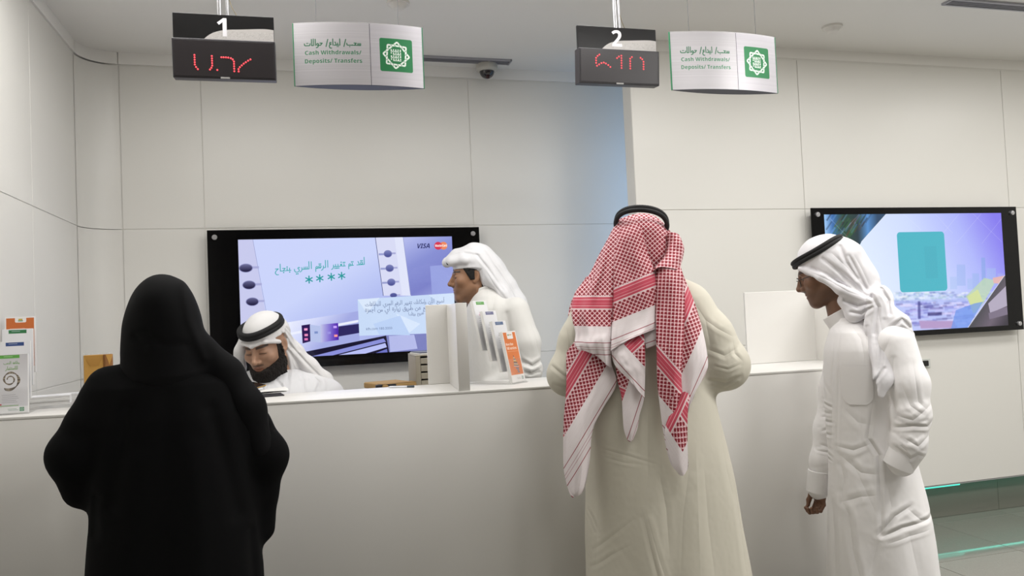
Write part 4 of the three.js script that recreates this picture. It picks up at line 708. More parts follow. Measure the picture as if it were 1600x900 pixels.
    const band = (horizontal) => {
      const f = (s0, s1, c) => { x.fillStyle = c; horizontal ? x.fillRect(inside, s0 * K, w, (s1 - s0) * K) : x.fillRect(s0 * K, inside, (s1 - s0) * K, w); };
      f(0.133, 0.183, '#e6cfd1'); f(0.138, 0.178, '#c5465a'); f(0.1455, 0.148, '#e3a9b0'); f(0.168, 0.1705, '#e3a9b0'); f(0.156, 0.1575, '#d98792');
    };
    band(true); band(false);
    const line = (s, c, t0) => { x.fillStyle = c; x.fillRect(0, s * K, w, t0 * K); x.fillRect(s * K, 0, t0 * K, w); };
    line(0.019, '#8e2634', 0.0022); line(0.0035, '#b07078', 0.0012);
    for (let i = 0; i < 900; i++) { x.fillStyle = `rgba(${rnd() > 0.5 ? '160,120,124' : '255,255,255'},.05)`; x.fillRect(rnd() * w, rnd() * inside, 30 + rnd() * 200, 2); x.fillRect(rnd() * inside, rnd() * w, 2, 30 + rnd() * 200); }
  });
  scarfTex.wrapS = scarfTex.wrapT = THREE.MirroredRepeatWrapping; scarfTex.flipY = false;
  const scarfMat = phys({ map: scarfTex, roughness: 0.85, sheen: 0.3, sheenColor: new THREE.Color(0.9, 0.85, 0.85) });
  const U = F.unit;
  // pattern of a patch: distances s and t (in photo-pixel units at the man's distance) from two straight lines, each [x, y of a point on it, unit normal, offset in metres]
  const lineDist = ([qx, qy, nx, ny, off]) => { const c = F.at(qx, qy, 0.1); return (x, y) => off + (x - c[0]) * nx - (y - c[1]) * ny; };
  const st = (a, b) => { const f = lineDist(a), g = lineDist(b); return (x, y) => [f(x, y) / SIDE_M, g(x, y) / SIDE_M]; };
  const patch = (rows, opt) => sheet(rows.map((r) => r.map(([px, py, z]) => F.at(px, py, z + 0.03 * smooth(470, 560, py)))), opt);
  const ripple = (a, k, ph = 0, hold = 0.15) => (u, v) => smooth(0, hold, v) * (a * Math.sin((u * k + ph + 0.12 * Math.sin(v * 7 + ph * 9)) * Math.PI * 2) + 0.0035 * noise3(u * 7 + ph * 20, v * 5, ph * 10) + 0.002 * noise3(u * 16, v * 11 + ph * 10, 3));
  const cloths = [];
  // back of the head, between the two hanging sides
  cloths.push(patch([
    [[972, 356, -0.19], [986, 346, -0.2], [1004, 343, -0.2], [1022, 348, -0.2], [1036, 360, -0.19]],
    [[962, 352, -0.12], [982, 338, -0.1], [1004, 333, -0.1], [1026, 339, -0.1], [1045, 358, -0.12]],
    [[955, 368, -0.09], [976, 352, 0.0], [1004, 346, 0.02], [1032, 355, 0.0], [1051, 372, -0.09]],
    [[946, 395, -0.09], [970, 384, 0.02], [1004, 380, 0.05], [1038, 386, 0.02], [1058, 398, -0.09]],
    [[940, 425, -0.09], [972, 416, 0.02], [1008, 414, 0.05], [1042, 416, 0.02], [1062, 425, -0.09]],
    [[930, 455, -0.08], [970, 450, 0.03], [1008, 446, 0.055], [1045, 446, 0.03], [1072, 452, -0.08]],
  ], { nu: 30, nv: 30, uv: st([1000, 520, 0.1, -0.99, 0.19], [930, 500, 0.99, 0.1, 0.22]) }));
  // side A: falls over the shoulder, top layer with a level hem
  cloths.push(patch([
    [[961, 350, -0.07], [969, 342, -0.06], [980, 338, -0.05]],
    [[950, 372, -0.07], [960, 363, 0.0], [977, 356, 0.04]],
    [[935, 400, -0.07], [948, 394, 0.025], [970, 388, 0.065]],
    [[920, 430, -0.05], [938, 427, 0.055], [963, 424, 0.085]],
    [[898, 458, 0.0], [925, 459, 0.085], [960, 460, 0.108]],
    [[893, 490, 0.05], [917, 492, 0.115], [957, 490, 0.128]],
    [[899, 520, 0.08], [922, 521, 0.135], [955, 514, 0.14]],
    [[898, 536, 0.1], [922, 538, 0.15], [954, 532, 0.15]],
    [[903, 546, 0.105], [928, 554, 0.138], [955, 576, 0.142]],
  ], { nu: 36, nv: 60, uv: st([927, 543, 0.05, -0.998, 0.0], [850, 500, 0.998, 0.05, 0.24]), wave: ripple(0.009, 2.6, 0.1, 0.35) }));
  // side A: under layer ending in the long corner
  cloths.push(patch([
    [[916, 432, -0.06], [930, 432, 0.03], [958, 432, 0.06]],
    [[893, 470, -0.05], [915, 475, 0.04], [957, 480, 0.06]],
    [[886, 510, -0.01], [912, 516, 0.06], [957, 522, 0.07]],
    [[885, 555, 0.035], [915, 562, 0.095], [955, 565, 0.1]],
    [[885, 605, 0.08], [918, 610, 0.13], [963, 600, 0.13]],
    [[881, 655, 0.1], [905, 652, 0.15], [941, 640, 0.145]],
    [[880, 695, 0.115], [900, 690, 0.165], [926, 672, 0.155]],
    [[881, 735, 0.13], [901, 735, 0.175], [921, 722, 0.165]],
    [[888, 764, 0.14], [899, 768, 0.178], [914, 758, 0.17]],
    [[895, 777, 0.15], [901, 776, 0.17], [909, 771, 0.165]],
  ], { nu: 30, nv: 70, uv: st([963, 612, -0.835, -0.55, 0.0], [900, 779, 0.55, -0.835, 0.0]), wave: ripple(0.005, 1.4, 0.3, 0.5) }));
  // middle B: slanting hem
  cloths.push(patch([
    [[975, 339, -0.05], [990, 335, -0.05], [1004, 335, -0.06]],
    [[968, 362, 0.03], [988, 356, 0.06], [1008, 360, 0.03]],
    [[962, 392, 0.06], [985, 390, 0.095], [1013, 396, 0.065]],
    [[958, 425, 0.085], [988, 424, 0.118], [1022, 420, 0.09]],
    [[957, 460, 0.11], [988, 455, 0.142], [1025, 446, 0.115]],
    [[956, 495, 0.13], [988, 490, 0.155], [1025, 482, 0.13]],
    [[955, 528, 0.145], [986, 518, 0.165], [1025, 506, 0.14]],
    [[954, 548, 0.15], [984, 530, 0.172], [1024, 514, 0.142]],
  ], { nu: 34, nv: 56, uv: st([986, 528, -0.334, -0.942, 0.0], [900, 480, 0.942, -0.334, 0.22]), wave: ripple(0.008, 1.7, 0.0, 0.35) }));
  // flap below B, its free edge running down to the outer side
  cloths.push(patch([
    [[956, 520, 0.12], [980, 520, 0.14], [1006, 522, 0.13]],
    [[955, 545, 0.135], [980, 545, 0.16], [1008, 548, 0.145]],
    [[958, 564, 0.15], [982, 574, 0.175], [1008, 585, 0.155]],
    [[964, 576, 0.155], [985, 596, 0.178], [1007, 622, 0.16]],
  ], { nu: 26, nv: 30, uv: st([957, 566, 0.762, -0.648, 0.0], [940, 540, 0.648, 0.762, 0.09]), wave: ripple(0.003, 1.2) }));
  cloths.push(patch([
    [[960, 540, 0.11], [980, 545, 0.125], [1006, 550, 0.12]],
    [[964, 590, 0.12], [984, 592, 0.145], [1007, 596, 0.135]],
    [[971, 620, 0.13], [988, 622, 0.155], [1006, 624, 0.14]],
    [[973, 650, 0.14], [985, 652, 0.163], [999, 650, 0.148]],
    [[975, 672, 0.145], [985, 676, 0.165], [996, 670, 0.15]],
    [[981, 689, 0.15], [985, 690, 0.16], [989, 687, 0.155]],
  ], { nu: 24, nv: 40, uv: st([1010, 622, -0.93, -0.36, 0.0], [983, 692, 0.36, -0.93, 0.0]) }));
  // short return of the hem between B and the long tail
  cloths.push(patch([[[1004, 515, 0.115], [1028, 508, 0.125]], [[1008, 535, 0.125], [1028, 525, 0.135]], [[1010, 545, 0.125], [1028, 538, 0.13]]], { nu: 10, nv: 12, uv: st([1010, 545, -0.3, -0.95, 0.0], [940, 540, 0.95, -0.3, 0.06]) }));
  // long tail C: outer fold behind, inner fold in front
  cloths.push(patch([
    [[1058, 424, 0.09], [1064, 420, 0.05], [1067, 428, 0.0]],
    [[1058, 455, 0.12], [1070, 450, 0.09], [1077, 452, 0.04]],
    [[1058, 485, 0.135], [1074, 480, 0.115], [1087, 478, 0.06]],
    [[1056, 525, 0.145], [1080, 520, 0.135], [1099, 520, 0.09]],
    [[1056, 560, 0.15], [1084, 560, 0.148], [1106, 562, 0.11]],
    [[1058, 590, 0.155], [1080, 598, 0.155], [1103, 584, 0.125]],
    [[1060, 625, 0.16], [1072, 630, 0.165], [1086, 614, 0.15]],
    [[1064, 650, 0.165], [1070, 652, 0.168], [1076, 640, 0.16]],
  ], { nu: 24, nv: 50, uv: st([1106, 574, -0.88, -0.47, 0.0], [900, 500, 0.47, -0.88, 0.35]), wave: ripple(0.004, 1.2, 0.4, 0.3) }));
  cloths.push(patch([
    [[1022, 418, 0.06], [1042, 410, 0.1], [1064, 418, 0.06]],
    [[1024, 440, 0.1], [1046, 434, 0.135], [1068, 434, 0.09]],
    [[1024, 475, 0.125], [1048, 472, 0.155], [1070, 470, 0.125]],
    [[1025, 525, 0.14], [1048, 522, 0.17], [1069, 520, 0.142]],
    [[1026, 560, 0.15], [1048, 560, 0.178], [1067, 560, 0.152]],
    [[1027, 598, 0.155], [1048, 600, 0.185], [1066, 598, 0.16]],
    [[1032, 644, 0.165], [1052, 644, 0.19], [1071, 636, 0.17]],
    [[1039, 690, 0.175], [1057, 690, 0.198], [1074, 686, 0.185]],
    [[1048, 724, 0.185], [1061, 726, 0.2], [1075, 722, 0.19]],
    [[1062, 741, 0.19], [1067, 742, 0.195], [1073, 735, 0.19]],
  ], { nu: 30, nv: 70, uv: st([960, 600, 0.62, 0.78, 0.45], [1046, 572, 0.78, -0.62, 0.165]), wave: ripple(0.005, 1.6, 0.2, 0.3) }));
  cloths.push(patch([
    [[1060, 618, 0.17], [1070, 612, 0.185], [1079, 618, 0.165]],
    [[1040, 665, 0.185], [1058, 655, 0.205], [1075, 640, 0.187]],
    [[1041, 692, 0.19], [1058, 690, 0.208], [1074, 684, 0.195]],
    [[1050, 724, 0.195], [1062, 726, 0.21], [1075, 720, 0.198]],
    [[1062, 742, 0.2], [1068, 743, 0.205], [1074, 734, 0.198]],
  ], { nu: 22, nv: 30, uv: st([1076, 738, -0.88, -0.47, 0.012], [1053, 735, 0.86, -0.51, 0.008]) }));
  // twisted roll beside the head
  cloths.push(patch([
    [[1040, 368, -0.02], [1044, 364, 0.0], [1052, 363, 0.005], [1060, 366, -0.01], [1064, 372, -0.04]],
    [[1042, 384, 0.0], [1048, 380, 0.03], [1058, 378, 0.04], [1066, 382, 0.02], [1069, 388, -0.03]],
    [[1036, 402, 0.03], [1044, 396, 0.06], [1056, 394, 0.065], [1064, 398, 0.04], [1067, 403, -0.02]],
    [[1026, 414, 0.06], [1036, 407, 0.09], [1048, 406, 0.095], [1060, 410, 0.07], [1064, 417, 0.0]],
    [[1020, 424, 0.085], [1030, 417, 0.115], [1044, 418, 0.12], [1058, 422, 0.09], [1068, 430, 0.02]],
  ], { nu: 30, nv: 30, uv: st([1000, 480, -0.6, -0.8, 0.22], [1000, 500, 0.8, -0.6, 0.24]), wave: ripple(0.004, 1.5, 0.2, 0.2) }));
  part('headscarf', merge(cloths), scarfMat, t);
}
// ---------------------------------------------------------------- woman in black
const boxF = (c, h) => (x, y, z) => Math.max(Math.abs(x - c[0]) - h[0], Math.abs(y - c[1]) - h[1], Math.abs(z - c[2]) - h[2]);
{
  const F = frame(-0.335, -2.4), t = person(F, 'woman in a long black cloak and black headscarf standing at the counter');
  const skin = [0.42, 0.25, 0.16];
  const rows = rowsOf(F, [[556, 205, 318, 0.08, -0.05], [574, 172, 352, 0.1, -0.05], [598, 142, 382, 0.13, -0.04], [650, 132, 400, 0.15, -0.02], [720, 137, 398, 0.16, 0.0], [797, 138, 401, 0.17, 0.01], [850, 133, 405, 0.18, 0.01], [900, 127, 411, 0.19, 0.01]]);
  const low = rows[7], body = trunk([...rows, [0.4, low[1] - 0.01, 0.01, low[3] * 1.06, 0.21], [0.06, low[1] - 0.015, 0.01, low[3] * 1.12, 0.225]]);
  const armL = chain([P4(F, 172, 606, -0.03, 0.062), P4(F, 142, 668, -0.01, 0.066), P4(F, 119, 710, 0.0, 0.066), P4(F, 132, 762, -0.03, 0.056)], 0.02), foreL = chain([P4(F, 120, 712, 0.0, 0.064), REST(F, 178, 672, -0.24, 0.05), REST(F, 225, 640, -0.42, 0.042)], 0.04);
  const armR = chain([P4(F, 354, 608, -0.03, 0.06), P4(F, 388, 668, -0.01, 0.064), P4(F, 412, 712, 0.0, 0.064), P4(F, 404, 770, -0.02, 0.052), P4(F, 406, 824, -0.02, 0.042)], 0.02), foreR = chain([P4(F, 408, 712, 0.0, 0.064), REST(F, 350, 668, -0.24, 0.05), REST(F, 305, 636, -0.42, 0.042)], 0.04);
  const cr = creases([
    [at2(F, [[200, 640], [190, 720], [175, 790]]), 0.008, 0.02], [at2(F, [[330, 640], [350, 720], [372, 800]]), 0.008, 0.022], [at2(F, [[260, 620], [262, 740], [250, 900]]), 0.005, 0.03], [at2(F, [[150, 780], [146, 840]]), 0.006, 0.012], [at2(F, [[392, 830], [396, 900]]), 0.008, 0.012], [at2(F, [[300, 700], [310, 800], [312, 900]]), -0.006, 0.03], [at2(F, [[215, 720], [210, 820], [200, 900]]), -0.006, 0.03],
  ]);
  const cloak = (x, y, z) => { let d = smin(body(x, y, z), armL(x, y, z), 0.035); d = smin(d, armR(x, y, z), 0.035); d = smin(d, Math.min(foreL(x, y, z), foreR(x, y, z)), 0.03); return d + cr(x, y, z) + 0.003 * noise3(x * 11, y * 7, z * 11); };
  const black = phys({ color: new THREE.Color(0.0022, 0.0022, 0.0026), roughness: 0.9, specularIntensity: 0.25 });
  part('cloak', mold(cloak, [-0.45, 0.045, -0.46], [0.45, 1.42, 0.28], 0.009), black, t);
  const c = F.at(255, 502, -0.04), hoodE = egg(c, [0.098, 0.136, 0.12]);
  const neck = chain([[c[0], c[1] - 0.03, c[2], 0.094], P4(F, 256, 552, -0.03, 0.098), P4(F, 260, 585, -0.03, 0.12)], 0.05), fall = chain([P4(F, 292, 528, -0.02, 0.026), P4(F, 310, 548, -0.01, 0.038), P4(F, 348, 586, -0.01, 0.046), P4(F, 383, 636, 0.02, 0.046), P4(F, 405, 700, 0.03, 0.045)], 0.06);
  const hr = creases([[at2(F, [[285, 440], [296, 500], [320, 560]]), -0.005, 0.012], [at2(F, [[225, 520], [255, 540], [290, 540]]), 0.004, 0.012], [at2(F, [[210, 525], [225, 540]]), 0.006, 0.01]]);
  const scarf = (x, y, z) => smin(smin(hoodE(x, y, z), neck(x, y, z), 0.035), fall(x, y, z), 0.03) + hr(x, y, z) + 0.003 * noise3(x * 14, y * 10, z * 14);
  part('headscarf', mold(scarf, [-0.25, 1.0, -0.24], [0.36, 1.62, 0.18], 0.0075), phys({ color: new THREE.Color(0.003, 0.003, 0.0036), roughness: 0.85, specularIntensity: 0.3 }), t);
  const hg = headGeometry(headField({ jaw: 0.95 }), skin, { cell: 0.0045 });
  const hand = (px, py, s) => { const w = F.at(px, py, -0.5); return posed(handGeometry(s, 0.3, skin, 0.0045), [w[0], HC + 0.065, w[2]], Math.PI / 2 - 0.1, 0, s * 0.3, 0.92); };
  const legs = mold((x, y, z) => Math.min(bone([low[1] - 0.09, 0.8, 0], [low[1] - 0.1, 0.08, 0.02], 0.08, 0.04)(x, y, z), bone([low[1] + 0.09, 0.8, 0], [low[1] + 0.1, 0.08, 0.02], 0.08, 0.04)(x, y, z), egg([low[1] - 0.1, 0.04, -0.04], [0.04, 0.04, 0.11])(x, y, z), egg([low[1] + 0.1, 0.04, -0.04], [0.04, 0.04, 0.11])(x, y, z), egg([low[1], 1.0, 0], [0.12, 0.26, 0.09])(x, y, z)), [-0.4, -0.005, -0.2], [0.4, 1.3, 0.2], 0.018, () => [0.01, 0.01, 0.012]);
  part('body', joinBody([posed(hg, [c[0], c[1] - 0.005, c[2] - 0.03], 0.1, Math.PI, 0, 0.9), hand(240, 632, 1), hand(292, 630, -1), legs]), skinMat, t);
}

// ---------------------------------------------------------------- shared pieces for the three men in white headcloths
// hood that follows the head (head's own axes); brow height, opening depth
function hoodField(brow, open, thick = 0.011, nape = 0.1) {
  const skull = egg([0, 0.042, -0.018], [0.077 + thick, 0.09 + thick, 0.097 + thick]), back = bone([0, 0.03, -0.035], [0, -nape, -0.055], 0.083, 0.078);
  return (x, y, z) => smax(smin(skull(x, y, z), back(x, y, z), 0.03), -Math.max(y - brow, open(y) - z), 0.006);
}
const toHead = (o, rx, ry, rz, s = 1) => { const m = new THREE.Matrix4().compose(new THREE.Vector3(...o), new THREE.Quaternion().setFromEuler(new THREE.Euler(rx, ry, rz, 'YXZ')), new THREE.Vector3(s, s, s)); return { m, inv: m.clone().invert().elements, s, o, r: [rx, ry, rz] }; };
const inHead = (f, h) => { const e = h.inv; return (x, y, z) => f(e[0] * x + e[4] * y + e[8] * z + e[12], e[1] * x + e[5] * y + e[9] * z + e[13], e[2] * x + e[6] * y + e[10] * z + e[14]) * h.s; };
function eyes(parent, h, look = 0) {
  for (const s of [-1, 1]) {
    const g = new THREE.SphereGeometry(1, 24, 16).rotateX(Math.PI / 2), p = g.attributes.position, col = [];
    for (let i = 0; i < p.count; i++) { const d = Math.hypot(p.getX(i) - look, p.getY(i)); col.push(...(p.getZ(i) > 0 && d < 0.5 ? [0.012, 0.008, 0.006] : [0.34, 0.29, 0.26])); }
    g.setAttribute('color', new THREE.Float32BufferAttribute(col, 3)); g.scale(0.0125, 0.005, 0.0129).translate(s * 0.031, 0.0035, 0.0775).applyMatrix4(h.m);
    part('eye', g, phys({ color: 0xffffff, vertexColors: true, roughness: 0.15 }), parent);
  }
}
function collarBand(parent, c, r, height, rx, rz, mat, name = 'collar') {
  const prof = [[r - 0.004, 0], [r, 0], [r + 0.001, height - 0.003], [r - 0.001, height], [r - 0.004, height], [r - 0.005, height - 0.003], [r - 0.004, 0]].map((p) => new THREE.Vector2(...p));
  const o = part(name, new THREE.LatheGeometry(prof, 48), mat, parent, c); o.rotation.set(rx, 0, rz); return o;
}

// ---------------------------------------------------------------- young man in white with glasses
{
  const F = frame(2.065, -2.5), t = person(F, 'young man in a white robe, glasses and knotted white headcloth bending towards the counter');
  const skin = [0.19, 0.095, 0.055], white = cloth([0.87, 0.85, 0.845], 0.7), headCloth = cloth([0.78, 0.765, 0.785], 0.85);
  const h = toHead(F.at(1289, 426, 0), 0.3, -1.5, 0.0), field = headField({ nose: 0.95, jaw: 0.97 });
  const rows = rowsOf(F, [[496, 1304, 1350, 0.07, 0], [504, 1300, 1366, 0.085, 0], [518, 1294, 1400, 0.14, 0], [545, 1287, 1424, 0.17, 0], [600, 1287, 1428, 0.165, 0], [660, 1290, 1426, 0.16, 0], [720, 1294, 1434, 0.165, 0], [780, 1293, 1450, 0.175, 0], [840, 1292, 1463, 0.18, 0], [900, 1292, 1472, 0.185, 0]]);
  const low = rows[9], body = trunk([...rows, [0.25, low[1] + 0.01, 0, low[3] * 1.05, 0.195], [0.07, low[1] + 0.012, 0, low[3] * 1.08, 0.2]]);
  const near = chain([P4(F, 1398, 538, 0.13, 0.07), P4(F, 1420, 600, 0.16, 0.064), P4(F, 1424, 648, 0.17, 0.06), P4(F, 1420, 690, 0.175, 0.054), P4(F, 1413, 716, 0.17, 0.046)], 0.03), cuffN = bone(F.at(1420, 700, 0.172), F.at(1409, 724, 0.17), 0.056, 0.046);
  const far = chain([P4(F, 1318, 548, -0.16, 0.068), P4(F, 1306, 610, -0.17, 0.06), P4(F, 1294, 670, -0.15, 0.052), P4(F, 1286, 720, -0.13, 0.046), P4(F, 1279, 764, -0.12, 0.042)], 0.03);
  const cr = creases([
    [at2(F, [[1310, 500], [1302, 560], [1296, 640], [1298, 760]], 0.15), 0.0035, 0.006], [at2(F, [[1318, 560], [1316, 700]], 0.15), -0.002, 0.02],
    [at2(F, [[1360, 690], [1372, 716], [1376, 800]], 0.15), 0.007, 0.011], [at2(F, [[1372, 740], [1374, 830]], 0.15), 0.004, 0.005], [at2(F, [[1378, 832], [1410, 800], [1422, 795]], 0.15), 0.009, 0.012], [at2(F, [[1376, 835], [1420, 822], [1460, 818]], 0.15), 0.008, 0.009], [at2(F, [[1380, 848], [1425, 838], [1458, 836]], 0.15), -0.006, 0.012],
    [at2(F, [[1310, 730], [1335, 720], [1362, 700]], 0.15), 0.005, 0.012], [at2(F, [[1312, 770], [1340, 790], [1372, 780]], 0.15), 0.005, 0.016], [at2(F, [[1318, 810], [1330, 860], [1336, 900]], 0.15), 0.006, 0.015], [at2(F, [[1360, 850], [1352, 900]], 0.15), 0.006, 0.014], [at2(F, [[1430, 840], [1436, 900]], 0.15), 0.005, 0.02], [at2(F, [[1350, 640], [1345, 690]], 0.15), 0.003, 0.02], [at2(F, [[1330, 800], [1350, 830]], 0.15), -0.004, 0.02],
    // sleeve of the near arm
    [at2(F, [[1400, 655], [1420, 662], [1448, 656]], 0.2), 0.009, 0.007], [at2(F, [[1398, 676], [1416, 690], [1442, 678]], 0.2), 0.008, 0.008], [at2(F, [[1402, 640], [1425, 634], [1446, 640]], 0.2), -0.006, 0.009], [at2(F, [[1396, 700], [1410, 708], [1424, 730]], 0.2), 0.007, 0.006], [at2(F, [[1396, 560], [1390, 620], [1400, 650]], 0.2), 0.009, 0.012], [at2(F, [[1425, 560], [1432, 620]], 0.2), -0.004, 0.01], [at2(F, [[1440, 620], [1450, 640]], 0.2), -0.005, 0.01],
    // sleeve of the far arm
    [at2(F, [[1282, 640], [1296, 650]], -0.1), 0.006, 0.007], [at2(F, [[1280, 668], [1300, 672]], -0.1), 0.006, 0.007], [at2(F, [[1274, 700], [1300, 690]], -0.1), 0.006, 0.008], [at2(F, [[1270, 730], [1298, 726]], -0.1), 0.004, 0.007],
  ]);
  const robe = (x, y, z) => { let d = smin(body(x, y, z), far(x, y, z), 0.035); d = smin(d, near(x, y, z), 0.022); d = smin(d, cuffN(x, y, z), 0.006); return d + cr(x, y, z) * 0.25 + 0.001 * noise3(x * 15, y * 7, z * 15) + (y < 0.7 ? 0.006 * smooth(0.7, 0.3, y) * Math.sin(Math.atan2(z, x - low[1]) * 8 + 1) : 0); };
  const BOX = [-0.3, 0.15, 0.4, 1.45], wrinkles = relief(F, [
    [[[1311, 520], [1310, 580], [1307, 704]], 0.0035, 1.6], [[[1302, 520], [1300, 580], [1298, 700]], 0.003, 1.6], [[[1363, 632], [1356, 685], [1373, 711], [1375, 760], [1377, 834]], 0.008, 2.6], [[[1307, 700], [1333, 704], [1363, 692]], 0.005, 3], [[[1307, 703], [1318, 749], [1314, 790]], 0.006, 3], [[[1310, 712], [1345, 738], [1374, 741]], 0.005, 4], [[[1314, 787], [1345, 775], [1372, 772]], 0.005, 4], [[[1318, 790], [1326, 805], [1333, 862], [1345, 905]], 0.007, 4],
    [[[1371, 834], [1398, 805], [1424, 792]], 0.009, 3], [[[1378, 836], [1409, 824], [1458, 820]], 0.01, 2.6], [[[1420, 798], [1440, 818], [1456, 822]], 0.006, 3], [[[1388, 846], [1420, 838], [1455, 836]], 0.005, 2.4], [[[1360, 890], [1371, 845]], 0.006, 4], [[[1420, 832], [1428, 870], [1436, 905]], 0.005, 5], [[[1330, 720], [1350, 760], [1368, 800]], 0.004, 4], [[[1298, 780], [1303, 840], [1304, 905]], 0.006, 3], [[[1345, 640], [1345, 690]], 0.003, 4], [[[1320, 640], [1340, 660], [1362, 664]], 0.003, 4], [[[1385, 752], [1392, 790], [1384, 826]], 0.004, 4], [[[1440, 740], [1444, 780], [1450, 810]], 0.004, 3],
    [[[1398, 664], [1424, 661], [1447, 663], [1458, 652]], 0.009, 2.4], [[[1402, 646], [1424, 652], [1452, 630]], 0.006, 2.6], [[[1412, 680], [1432, 692], [1448, 678]], 0.007, 2.6], [[[1396, 692], [1408, 700], [1420, 712], [1432, 706], [1444, 710]], 0.008, 2.2], [[[1398, 712], [1410, 720], [1420, 730]], 0.006, 2], [[[1404, 690], [1416, 700]], 0.005, 2], [[[1424, 560], [1432, 624], [1447, 638]], 0.005, 2.6], [[[1395, 560], [1393, 620], [1400, 650]], 0.007, 3], [[[1408, 600], [1420, 630], [1440, 644]], 0.004, 2.6],
    [[[1281, 636], [1300, 640]], 0.007, 2], [[[1281, 652], [1298, 650]], 0.005, 2], [[[1279, 667], [1300, 664]], 0.007, 2], [[[1278, 690], [1300, 684]], 0.006, 2], [[[1276, 712], [1298, 720]], 0.005, 2], [[[1270, 722], [1298, 727]], 0.005, 1.6], [[[1284, 600], [1296, 620]], 0.004, 2.4],
    [[[1390, 528], [1376, 560], [1370, 600]], 0.004, 3], [[[1330, 510], [1345, 530], [1352, 570]], 0.003, 3],
  ], BOX);
  part('robe', planar(mold(robe, [-0.36, 0.05, -0.3], [0.42, 1.4, 0.3], 0.0054), BOX), creased(white, wrinkles), t);
  const nb = F.at(1318, 500, 0), fh = F.at(1278, 757, -0.12);
  collarBand(t, [nb[0], nb[1] - 0.012, 0], 0.056, 0.05, 0, 0.5, white);
  collarBand(t, F.at(1403, 729, 0.17), 0.051, 0.055, 0, -0.43, white, 'cuff'); collarBand(t, F.at(1278.5, 768, -0.12), 0.0455, 0.085, 0, -0.13, white, 'cuff');
  { // chest pocket following the cloth
    const rowsP = [[571, 1312, 1362], [590, 1313, 1363], [612, 1315, 1365], [625, 1319, 1363], [632, 1328, 1354]].map(([py, l, r]) => [0, 0.25, 0.5, 0.75, 1].map((u) => { const p = F.at(lerp(l, r, u), py, 0.15); let z = 0.26; for (let k = 0; k < 40 && robe(p[0], p[1], z) > 0.002; k++) z -= Math.max(0.0015, robe(p[0], p[1], z) * 0.6); return [p[0], p[1], z + 0.002]; }));
    part('chest_pocket', sheet(rowsP, { nu: 20, nv: 16, thick: 0.003 }), white, t);
  }
  const limbs = mold((x, y, z) => Math.min(bone([low[1], 0.8, 0.08], [low[1] + 0.02, 0.08, 0.08], 0.08, 0.045)(x, y, z), bone([low[1], 0.8, -0.08], [low[1] - 0.02, 0.08, -0.08], 0.08, 0.045)(x, y, z), egg([low[1] - 0.04, 0.045, 0.08], [0.12, 0.045, 0.045])(x, y, z), egg([low[1] - 0.08, 0.045, -0.08], [0.12, 0.045, 0.045])(x, y, z), egg([low[1] - 0.04, 1.02, 0], [0.09, 0.26, 0.12])(x, y, z), bone(F.at(1322, 520, 0), F.at(1308, 462, 0), 0.053, 0.049)(x, y, z)), [-0.3, -0.005, -0.2], [0.3, 1.5, 0.2], 0.011, () => skin);
  part('body', joinBody([headGeometry(field, skin, { stubble: 0.75 }).applyMatrix4(h.m), posed(handGeometry(-1, 1.0, skin, 0.0026), [fh[0], fh[1] - 0.002, fh[2]], 0.12, -0.9, -0.06, 0.84), limbs]), skinMat, t);
  eyes(t, h, -0.1);
  // headcloth: hood, twist round the nape, knot, hanging tail
  const openZ = (y) => 0.012 + (0.03 - y) * -0.35;
  const hood0 = hoodField(0.034, (y) => 0.098 + (y - 0.03) * 1.2, 0.0125, 0.06), earA = egg([0.077, 0.0, -0.014], [0.022, 0.046, 0.04]), earB = egg([-0.077, 0.0, -0.014], [0.022, 0.046, 0.04]), hood = inHead((x, y, z) => smin(hood0(x, y, z), Math.min(earA(x, y, z), earB(x, y, z)), 0.02), h), fill = bone(F.at(1326, 470, 0.05), F.at(1345, 482, 0.05), 0.03, 0.035);
  const twist = chain([P4(F, 1250, 420, 0.06, 0.008), P4(F, 1282, 433, 0.092, 0.012), P4(F, 1314, 452, 0.098, 0.018), P4(F, 1352, 468, 0.075, 0.026), P4(F, 1368, 468, 0.06, 0.03)], 0.02), wrap = chain([P4(F, 1318, 470, 0.07, 0.022), P4(F, 1334, 492, 0.075, 0.024), P4(F, 1352, 484, 0.08, 0.026)], 0.03);
  const backFall = chain([P4(F, 1318, 410, 0.0, 0.085), P4(F, 1338, 440, 0.0, 0.07), P4(F, 1350, 470, 0.0, 0.06)], 0.05), knot = egg(F.at(1376, 470, 0.06), [0.045, 0.06, 0.05]);
  const tail = turned(chain([[0, 0, 0, 0.03], [0.004, -0.09, 0.0, 0.042], [0.012, -0.18, 0.0, 0.047], [0.008, -0.27, 0.0, 0.034], [-0.004, -0.33, 0, 0.012]], 0.02), F.at(1365, 470, 0.125), 0, 0, 0.03), tailFlat = (x, y, z) => { const c0 = 0.125 + 0.09 * smooth(1.36, 1.05, y); return tail(x, y, 0.125 + (z - c0) * 2.2) * 0.6; };
  const flap = chain([P4(F, 1380, 480, 0.09, 0.03), P4(F, 1405, 506, 0.12, 0.034), P4(F, 1420, 524, 0.12, 0.02)], 0.02);
